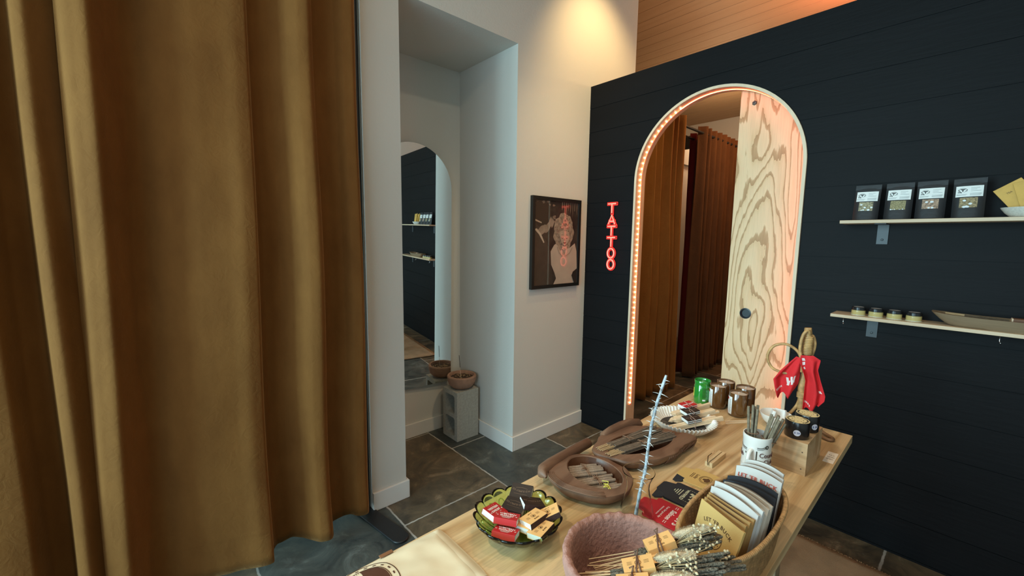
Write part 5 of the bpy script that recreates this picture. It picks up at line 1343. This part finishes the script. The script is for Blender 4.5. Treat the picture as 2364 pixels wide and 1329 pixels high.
# ------------------------------------------------------------------ candles
M_amber = mat('amber_glass', (.115, .048, .013), .06, spec=.8, coat=1.0); M_wax = mat('candle_wax', (.62, .52, .44), .5); M_wickc = mat('wick', (.75, .72, .66), .9)
M_gglass = mat('green_bottle_glass', (.015, .22, .025), .05, spec=.8, coat=1.0)
def candle(label, c, r, h, lab_a=None, green=False):
    t = thing('candle', label, 'candle', (c[0], c[1], TZ), group=None if green else 'amber glass candles')
    if not green:
        MB().lathe([(.0, 0), (r * .80, 0), (r * .95, .004), (r, .014), (r, h - .001), (r * .985, h), (r * .94, h - .001), (r * .93, h - .012), (.0, h - .0125)], 40, cap=False).build('jar', M_amber, t, smooth=50)
    else:
        MB().lathe([(.0, 0), (r * .85, 0), (r * .97, .004), (r, .012), (r, h * .78), (r * .95, h * .82), (r * .97, h * .86), (r, h * .90), (r * 1.0, h - .001), (r * .98, h), (r * .95, h - .001), (r * .92, h * .88), (.0, h * .86)], 40, cap=False).build('jar', M_gglass, t, smooth=60)
    wz = h - .0085 if not green else h * .875
    MB().lathe([(.0, wz + .0005), (r * .925, wz)], 32, cap=False).build('wax', M_wax if not green else mat('green_wax', (.10, .40, .12), .4), t)
    MB().tube([(0, 0, wz), (.0008, 0, wz + .010)], .001, 6).build('wick', M_wickc, t)
    if lab_a:
        a0, a1 = lab_a; lb = MB()
        def cyl(u, v, q=.0006): a = R(a0 + (a1 - a0) * u); return ((r + q) * math.cos(a), (r + q) * math.sin(a), h * (.10 + .74 * v))
        lb.grid(lambda u, v: cyl(u, v), 14, 6, 0)
        lb.grid(lambda u, v: cyl(u * .55, .80 + .20 * v - .10 * abs(u - .5) * 2 * v, .0010), 10, 2, 1); lb.grid(lambda u, v: cyl(u * .5, .0 + .2 * v * (1 - abs(2*u-1)), .0010), 10, 2, 1)
        for i in range(14): lb.grid(lambda u, v: cyl(.66 + .26 * u * (.7 + .3 * ((i * 7) % 3) / 2), .10 + .055 * i + .018 * v, .0010), 4, 1, 2)
        lb.build('label', [M_paper, M_mred, M_inkgrey], t, smooth=180)
candle('amber candle jar behind the green one, no label showing', (1.945, .722), .0365, .106)
candle('amber candle jar beside the plywood door, plain, behind the front labelled one', (1.930, .634), .0375, .106)
candle('amber candle jar with a white label, right next to the green candle', (1.880, .728), .0345, .100, (100, 164))
candle('amber candle jar with a white label, nearest the loose sticks', (1.853, .634), .0365, .100, (98, 162))
t = None
candle('green glass candle at the far left corner of the table', (1.878, .797), .0345, .106, green=True)
gc = bpy.data.objects['candle.004'] if 'candle.004' in bpy.data.objects else [o for o in bpy.data.objects if o.get('label', '').startswith('green glass candle')][0]
lb = MB()
def gcy(a, z, q=.0006): return ((.0345 + q) * math.cos(R(a)), (.0345 + q) * math.sin(R(a)), z)
lb.grid(lambda u, v: gcy(105 + 32 * u, .030 + .040 * v), 8, 2, 0)
for i in range(9): lb.grid(lambda u, v: gcy(206 + 34 * u * (.8 + .2 * ((i * 5) % 3) / 2), .034 + .005 * i + .002 * v), 6, 1, 1)
lb.grid(lambda u, v: gcy(208 + 20 * u, .018 + .007 * v), 6, 1, 2)
lb.build('label', [mat('yellow_label', (.75, .68, .08), .5), mat('dark_green_ink', (.008, .05, .01), .5), M_paper], gc, smooth=180)

# ------------------------------------------------------------------ mug of incense, riser, tins, bowl
M_mug = mat('glazed_mug', (.80, .80, .76), .18, coat=.6)
MX, MY, MR, MH = 1.392, .413, .0395, .142
mg = thing('mug', 'tall white souvenir mug with Country Club lettering, full of dark incense', 'mug', (MX, MY, TZ))
MB().lathe([(.0, .003), (.040, .0), (.0435, .004), (.0430, .02), (.0405, .06), (.0392, .10), (.0395, .125), (.0405, .137), (.0400, MH), (.0375, MH), (.0362, .135), (.0355, .10), (.036, .03), (.0, .02)], 56, cap=False).build('body', M_mug, mg, smooth=60)
hd = MB(); ha = R(176); hp = []
for i in range(17):
    g = i / 16; a = -PI/2 + PI * g; q = .036 + .026 * math.cos(a) ** .6 if abs(math.cos(a)) > 1e-6 else .036; hp.append((q * math.cos(ha), q * math.sin(ha), .062 + .040 * math.sin(a)))
hd.tube(hp, .0060, 12); hd.build('handle', M_mug, mg, smooth=60)
def mug_wrap(a_mid, z):
    def w(v):
        r = .0408 + v.z; a = R(a_mid) + v.x / .0402; return (r * math.cos(a), r * math.sin(a), z + v.y)
    return w
pm1 = MB()
letters(pm1, 'Country', .0205, warp=mug_wrap(252, .090), depth=.0004, sx=.9); letters(pm1, 'Club', .0205, warp=mug_wrap(250, .069), depth=.0004, sx=.9); letters(pm1, 'EST 1962', .008, warp=mug_wrap(250, .053), depth=.0004)
pl_ = mat('plum_ink', (.12, .05, .045), .5); pm1.build('lettering', pl_, mg, smooth=0)
pm1 = MB(); letters(pm1, 'Club', .020, warp=mug_wrap(118, .078), depth=.0004, sx=.9); pm1.build('rear_lettering', pl_, mg, smooth=0)
pm2 = MB()
def mline(pts, w):
    for q0, q1 in zip(pts, pts[1:]):
        for s in range(4):
            A_ = Vector(q0).lerp(Vector(q1), s / 4); B_ = Vector(q0).lerp(Vector(q1), (s + 1) / 4); d = (B_ - A_).normalized(); nn = Vector((-d.y, d.x)) * w / 2; r = .0413
            pm2.add([(r * math.cos(x / .0402), r * math.sin(x / .0402), z) for x, z in ((A_ + nn), (B_ + nn), (B_ - nn), (A_ - nn))], [(0, 1, 2, 3)])
def scroll(a0, a1, z):
    for dz in (0, .0045): mline([(R(a0 + (a1 - a0) * i / 10) * .0402, z + dz + .010 * (i / 10) ** 3) for i in range(11)], .0020 if dz else .0014)
M_glz = mat('black_glaze', (.035, .03, .022), .35)
def flush():
    global pm2
    pm2.build('scroll_line', M_glz, mg, smooth=0); pm2 = MB()
scroll(198, 236, .108); flush()
scroll(158, 122, .098); flush()
scroll(158, 126, .034); flush()
mline([(R(197) * .0402, .020), (R(197) * .0402, .102)], .0026); flush()
mline([(R(154) * .0402, .086), (R(154) * .0402, .092)], .0026); flush()
for k in range(4):
    mline([(R(130 + 6 * k) * .0402, .012), (R(124 + 6 * k) * .0402, .026)], .0016); flush()
mline([(R(236) * .0402 + .004 * math.cos(a), .117 + .005 * math.sin(a)) for a in [2*PI*i/10 for i in range(11)]], .003); flush()
M_dk = mat('dark_sage_incense', (.20, .165, .112), .9, noise_amt=.3, noise_scale=90)
def mug_bundle(label, foot, top, n, r, seed):
    r_ = random.Random(seed); t = thing('incense_bundle', label, 'incense bundle', (MX + foot[0], MY + foot[1], TZ + foot[2]), group='incense bundles in the mug')
    d = Vector(top) - Vector(foot); u = d.orthogonal().normalized(); w = d.normalized().cross(u)
    for i in range(n):
        a = i * 2.4; q = .0042 * math.sqrt(i + .3); s0 = u * q * math.cos(a) + w * q * math.sin(a); e = d * (1 + r_.uniform(-.10, .05)) + s0 * 1.9
        b = MB().tube([s0.to_tuple(), (s0 * 1.1 + d * .3).to_tuple(), e.to_tuple()], [r * .8, r, r], 8); b.build('stick', M_dk, t, smooth=50)
    tw = MB(); c = d * .52; tw.tube([(c + (u * math.cos(g) + w * math.sin(g)) * (.0042 * math.sqrt(n) * 1.35 + r * .6)).to_tuple() for g in [2*PI*i/16 for i in range(16)]], .0013, 6, closed=True); tw.build('tie', M_twine, t, smooth=180)
mug_bundle('tight dark incense bundle standing tallest at the left of the mug', (-.002, .014, .05), (.010, .020, .222), 7, .0040, 1)
mug_bundle('loose dark incense bundle leaning right out of the mug', (.000, -.006, .05), (.026, -.044, .200), 11, .0037, 2)

rs = thing('wooden_riser', 'small pine riser box under the two black tins', 'riser', (1.61, .3635, TZ), (0, 0, .012))
RH = .1055
b = MB(); b.box((-.094, -.0525, RH - .012), (.094, .0525, RH)); b.box((-.094, -.0525, 0), (-.082, .0525, RH - .0122)); b.box((.082, -.0525, 0), (.094, .0525, RH - .0122)); b.box((-.082, -.0525, 0), (.082, -.0405, RH - .0122)); b.box((-.082, .0405, 0), (.082, .0525, RH - .0122))
b.build('box', wood('riser_pine', (.66, .44, .24), (.50, .30, .14), 'Y', scale=26, dist=1.5, rough=.5, fine=.3, stretch=.15), rs, smooth=0)
nl = MB()
for y, z in ((-.040, .020), (-.040, .075)): nl.lathe([(.0022, 0), (.0022, .0004), (.0, .0005)], 8, M=TR((-.0942, y, z), (0, -PI/2, 0)), cap=False)
nl.build('nail', mat('nail_head', (.10, .06, .035), .5), rs)
M_tin = mat('black_tin', (.012, .010, .010), .28, coat=.4); M_gold = mat('pale_gold_lid', (.74, .64, .34), .4)
def tin(label, c, a):
    t = thing('candle_tin', label, 'tin', (c[0], c[1], TZ + RH), (0, 0, a), group='black tins on the riser')
    MB().lathe([(.0, 0), (.0325, 0), (.0345, .003), (.0345, .050), (.0335, .053), (.033, .0545), (.0, .0545)], 44, cap=False).build('tin', M_tin, t, smooth=40)
    p = MB(); p.lathe([(.0, .0549), (.0325, .0548)], 40, 0, cap=False)
    letters(p, 'DARLIN SOY CANDLE', .0066, mi=1, M=TR((0, 0, .0551)), warp=lambda v: ((.0265 + v.y) * math.sin(v.x / .0265), (.0265 + v.y) * math.cos(v.x / .0265), v.z), sx=1.0, bold=.02)
    letters(p, 'WILD WEST SUPPLY', .0066, mi=1, M=TR((0, 0, .0551), (0, 0, PI)), warp=lambda v: ((.0265 + v.y) * math.sin(v.x / .0265), (.0265 + v.y) * math.cos(v.x / .0265), v.z), sx=1.0, bold=.02)
    for i in range(10): g = 2 * PI * i / 10; blob(p, [(.015 * math.cos(g + s) * k, .015 * math.sin(g + s) * k) for s, k in ((-.14, 1), (.14, 1), (0, 1.22))], 1, depth=.0552)
    p.build('lid_label', [M_gold, M_ink], t, smooth=0)
    s = MB(); n = 24
    def pat(rr, g): y = rr * math.cos(g); z = .022 + rr * math.sin(g); aa = PI + y / .0345; return (.0351 * math.cos(aa), .0351 * math.sin(aa), z)
    s.add([pat(0, 0)] + [pat(.0098, 2*PI*i/n) for i in range(n)], [(0, 1 + i, 1 + (i+1) % n) for i in range(n)]); s.build('sticker', mat('lilac_sticker', (.66, .66, .76), .5), t, smooth=180)
    q = MB(); letters(q, '$ 28', .0085, warp=lambda v: ((.0354 + v.z) * math.cos(PI + R(0) + v.x / .0345), (.0354 + v.z) * math.sin(PI + v.x / .0345), .022 + v.y)); q.build('price', mat('blue_ink', (.06, .08, .22), .5), t, smooth=0)
tin('black tin with pale gold lid and lilac price dot at the front of the riser', (1.560, .352), .25)
tin('black tin with pale gold lid standing behind the front tin on the riser', (1.645, .345), .9)
wbw = thing('white_bowl', 'white footed ceramic bowl between the mug and the rattan stand', 'bowl', (1.850, .492, TZ))
MB().lathe([(.0, .0), (.026, .0), (.028, .006), (.026, .010), (.044, .026), (.054, .048), (.0555, .056), (.0535, .056), (.050, .046), (.04, .028), (.0, .016)], 40, cap=False).build('bowl', M_por, wbw, smooth=60)
for i, (x, y, a, lab) in enumerate(((-.012, .012, .4, 'white paper parcel sticking up at the left inside the white bowl'), (.018, -.010, 1.2, 'white paper parcel sticking up at the right inside the white bowl'))):
    o = MB().box((-.022, -.006, -.004), (.022, .006, .036)).build('paper_parcel', M_paper, smooth=0, bevel=.003); o.location = (1.85 + x, .492 + y, TZ + .034); o.rotation_euler = (.25, .15, a)
    tag(o, lab, 'parcel', 'paper parcels in the white bowl')

# ------------------------------------------------------------------ rattan stand and bandanas
M_rat = mat('rattan', (.43, .255, .10), .5, noise_amt=.4, noise_scale=45); M_ratd = mat('dark_rattan', (.20, .105, .05), .5, noise_amt=.3, noise_scale=35)
ra = thing('rattan_stand', 'rattan hook stand with bent cane loops draped with red bandanas', 'stand', (1.957, .434, TZ))
def rel(p): return (p[0] - 1.957, p[1] - .434, p[2] - TZ)
def smoothp(pts, n=6, closed=False):
    P_ = [Vector(p) for p in pts]; k = len(P_); o = []
    for i in range(k if closed else k - 1):
        p0, p1, p2, p3 = (P_[(i-1) % k] if closed or i else P_[0]), P_[i], P_[(i+1) % k], (P_[(i+2) % k] if closed or i + 2 < k else P_[-1])
        for s in range(n):
            t = s / n; o.append(.5 * ((2*p1) + (-p0+p2)*t + (2*p0-5*p1+4*p2-p3)*t*t + (-p0+3*p1-3*p2+p3)*t**3))
    if not closed: o.append(P_[-1])
    return o
po_ = MB(); pp = smoothp([rel(p) for p in ((1.957, .434, .8605), (1.957, .436, .93), (1.956, .438, 1.015), (1.958, .430, 1.144), (1.957, .436, 1.256))], 8)
po_.tube(pp, [.0125 + .0012 * math.sin(i * .9) for i in range(len(pp))], 14); po_.build('pole', M_rat, ra, smooth=60)
wr = MB(); w0 = []
for i in range(170): g = i / 169; a = g * 2 * PI * 11; w0.append(rel((1.9575 + .0150 * math.cos(a), .432 + .0150 * math.sin(a), 1.150 + .072 * g)))
wr.tube(w0, .0034, 6); wr.build('cane_wrapping', M_rat, ra, smooth=60); wr = MB(); w1 = []
for i in range(60): g = i / 59; a = g * 2 * PI * 5; w1.append(rel((1.9565 + .0145 * math.cos(a), .437 + .0145 * math.sin(a), .972 + .022 * g)))
wr.tube(w1, .003, 6); wr.build('cane_wrapping', M_rat, ra, smooth=60)
lp = MB(); lp.tube(smoothp([rel(p) for p in ((1.933, .453, 1.154), (1.924, .494, 1.183), (1.915, .537, 1.170), (1.911, .556, 1.125), (1.914, .541, 1.083), (1.920, .512, 1.068), (1.928, .474, 1.068), (1.938, .448, 1.101))], 8, True), .0054, 10, closed=True); lp.build('loop', M_rat, ra, smooth=60)
lp = MB(); lp.tube(smoothp([rel(p) for p in ((1.938, .441, 1.080), (1.930, .443, 1.131), (1.928, .450, 1.175), (1.929, .446, 1.222), (1.936, .436, 1.246), (1.946, .428, 1.240), (1.957, .431, 1.205))], 8), .0056, 10); lp.build('loop', M_rat, ra, smooth=60)
lp = MB(); lp.tube(smoothp([rel(p) for p in ((1.957, .428, 1.228), (1.969, .420, 1.222), (1.974, .413, 1.190), (1.974, .420, 1.143), (1.962, .430, 1.11))], 8), .0062, 10); lp.build('loop', M_rat, ra, smooth=60)
ft = MB(); ft.tube(smoothp([rel(p) for p in ((1.956, .439, .985), (1.954, .449, .935), (1.947, .478, .884), (1.935, .500, .868), (1.92, .490, .8675), (1.935, .455, .868), (1.955, .436, .875))], 8), .0060, 10); ft.build('foot_loop', M_rat, ra, smooth=60)
ft = MB(); ft.tube(smoothp([rel(p) for p in ((1.956, .430, .930), (1.945, .405, .900), (1.915, .352, .872), (1.886, .312, .8675), (1.862, .318, .8675), (1.88, .355, .868), (1.94, .42, .872))], 8), .0060, 10); ft.build('foot_loop', M_ratd, ra, smooth=60)
M_band = mat('red_bandana', (.62, .016, .022), .8, bump=.3, bump_scale=600); M_bw = mat('bandana_white', (.72, .62, .60), .8)
def bandana(label, rows, seed, nf, amp, prints):
    o0 = Vector(rows[0][0]); t = thing('bandana', label, 'bandana', tuple(o0), group='red bandanas on the rattan stand')
    ks = len(rows) - 1
    def pos(u, v):
        f = v * ks; i = min(ks - 1, int(f)); g = f - i; g2 = g * g * (3 - 2 * g)
        L_ = Vector(rows[i][0]).lerp(Vector(rows[i+1][0]), g); Rr = Vector(rows[i][1]).lerp(Vector(rows[i+1][1]), g)
        p = L_.lerp(Rr, u); k = min(1, v * 2.5)
        d = math.sin(u * PI * nf + seed + v * 1.3) * amp * k + noise.noise(Vector((u * 4, v * 4, seed))) * .006 * k
        return p - Vector((.80, .45, 0)) * d * 1.0 - o0
    def fold(u, v):
        p = pos(u, v)
        p.z -= .012 * math.sin(u * PI * 3 + seed) * max(0, v - .7) / .3
        return tuple(p)
    c = MB().grid(fold, 46, 50); c.build('cloth', M_band, t, smooth=180, solid=.0012)
    pr = MB()
    def patch(u0, u1, v0, v1, sk=0., up=.0014):
        def f(a, b): u = u0 + (u1 - u0) * a + sk * b; v = v0 + (v1 - v0) * b; q = Vector(fold(u, v)); return tuple(q + Vector((-.90, -.35, .1)) * up)
        pr.grid(f, 6, 4)
    for a in prints: patch(*a)
    pr.build('printed_border', M_bw, t, smooth=180)
LB = [((1.922, .458, 1.142), (1.925, .440, 1.137)), ((1.915, .486, 1.106), (1.925, .440, 1.112)), ((1.910, .510, 1.076), (1.925, .439, 1.087)), ((1.906, .530, 1.039), (1.925, .439, 1.062)), ((1.907, .524, 1.007), (1.925, .441, 1.030)), ((1.909, .516, .982), (1.922, .452, 1.000)), ((1.910, .511, .972), (1.919, .462, .980))]
bandana('red bandana drawn through the left cane loop, white print showing in its fold', LB, .6, 3, .014,
    [(.50, .57, .50, .64, .03), (.62, .69, .47, .62, .03), (.74, .81, .45, .60, -.03), (.56, .63, .56, .66, -.05), (.68, .76, .55, .64, -.04)] + [(.06 + .045 * i, .085 + .045 * i, .72 - .006 * i, .765 - .006 * i, .012) for i in range(7)])
RB = [((1.920, .444, 1.150), (1.936, .405, 1.153)), ((1.922, .446, 1.121), (1.941, .381, 1.138)), ((1.926, .432, 1.080), (1.940, .386, 1.097)), ((1.930, .423, 1.050), (1.942, .374, 1.053)), ((1.931, .424, 1.007), (1.946, .358, 1.000)), ((1.932, .424, .962), (1.946, .360, .975)), ((1.932, .423, .924), (1.942, .377, .946))]
bandana('red bandana hanging long down the right side of the rattan pole', RB, 2.2, 3, .013,
    [(.10, .26, .07, .14, .04), (.14, .28, .17, .22, -.03), (.12, .22, .25, .29, .03)] + [(.05 + .055 * i, .08 + .055 * i, .80 + .022 * i, .84 + .022 * i, .01) for i in range(6)] + [(.72, .86, .62, .65, .05)])
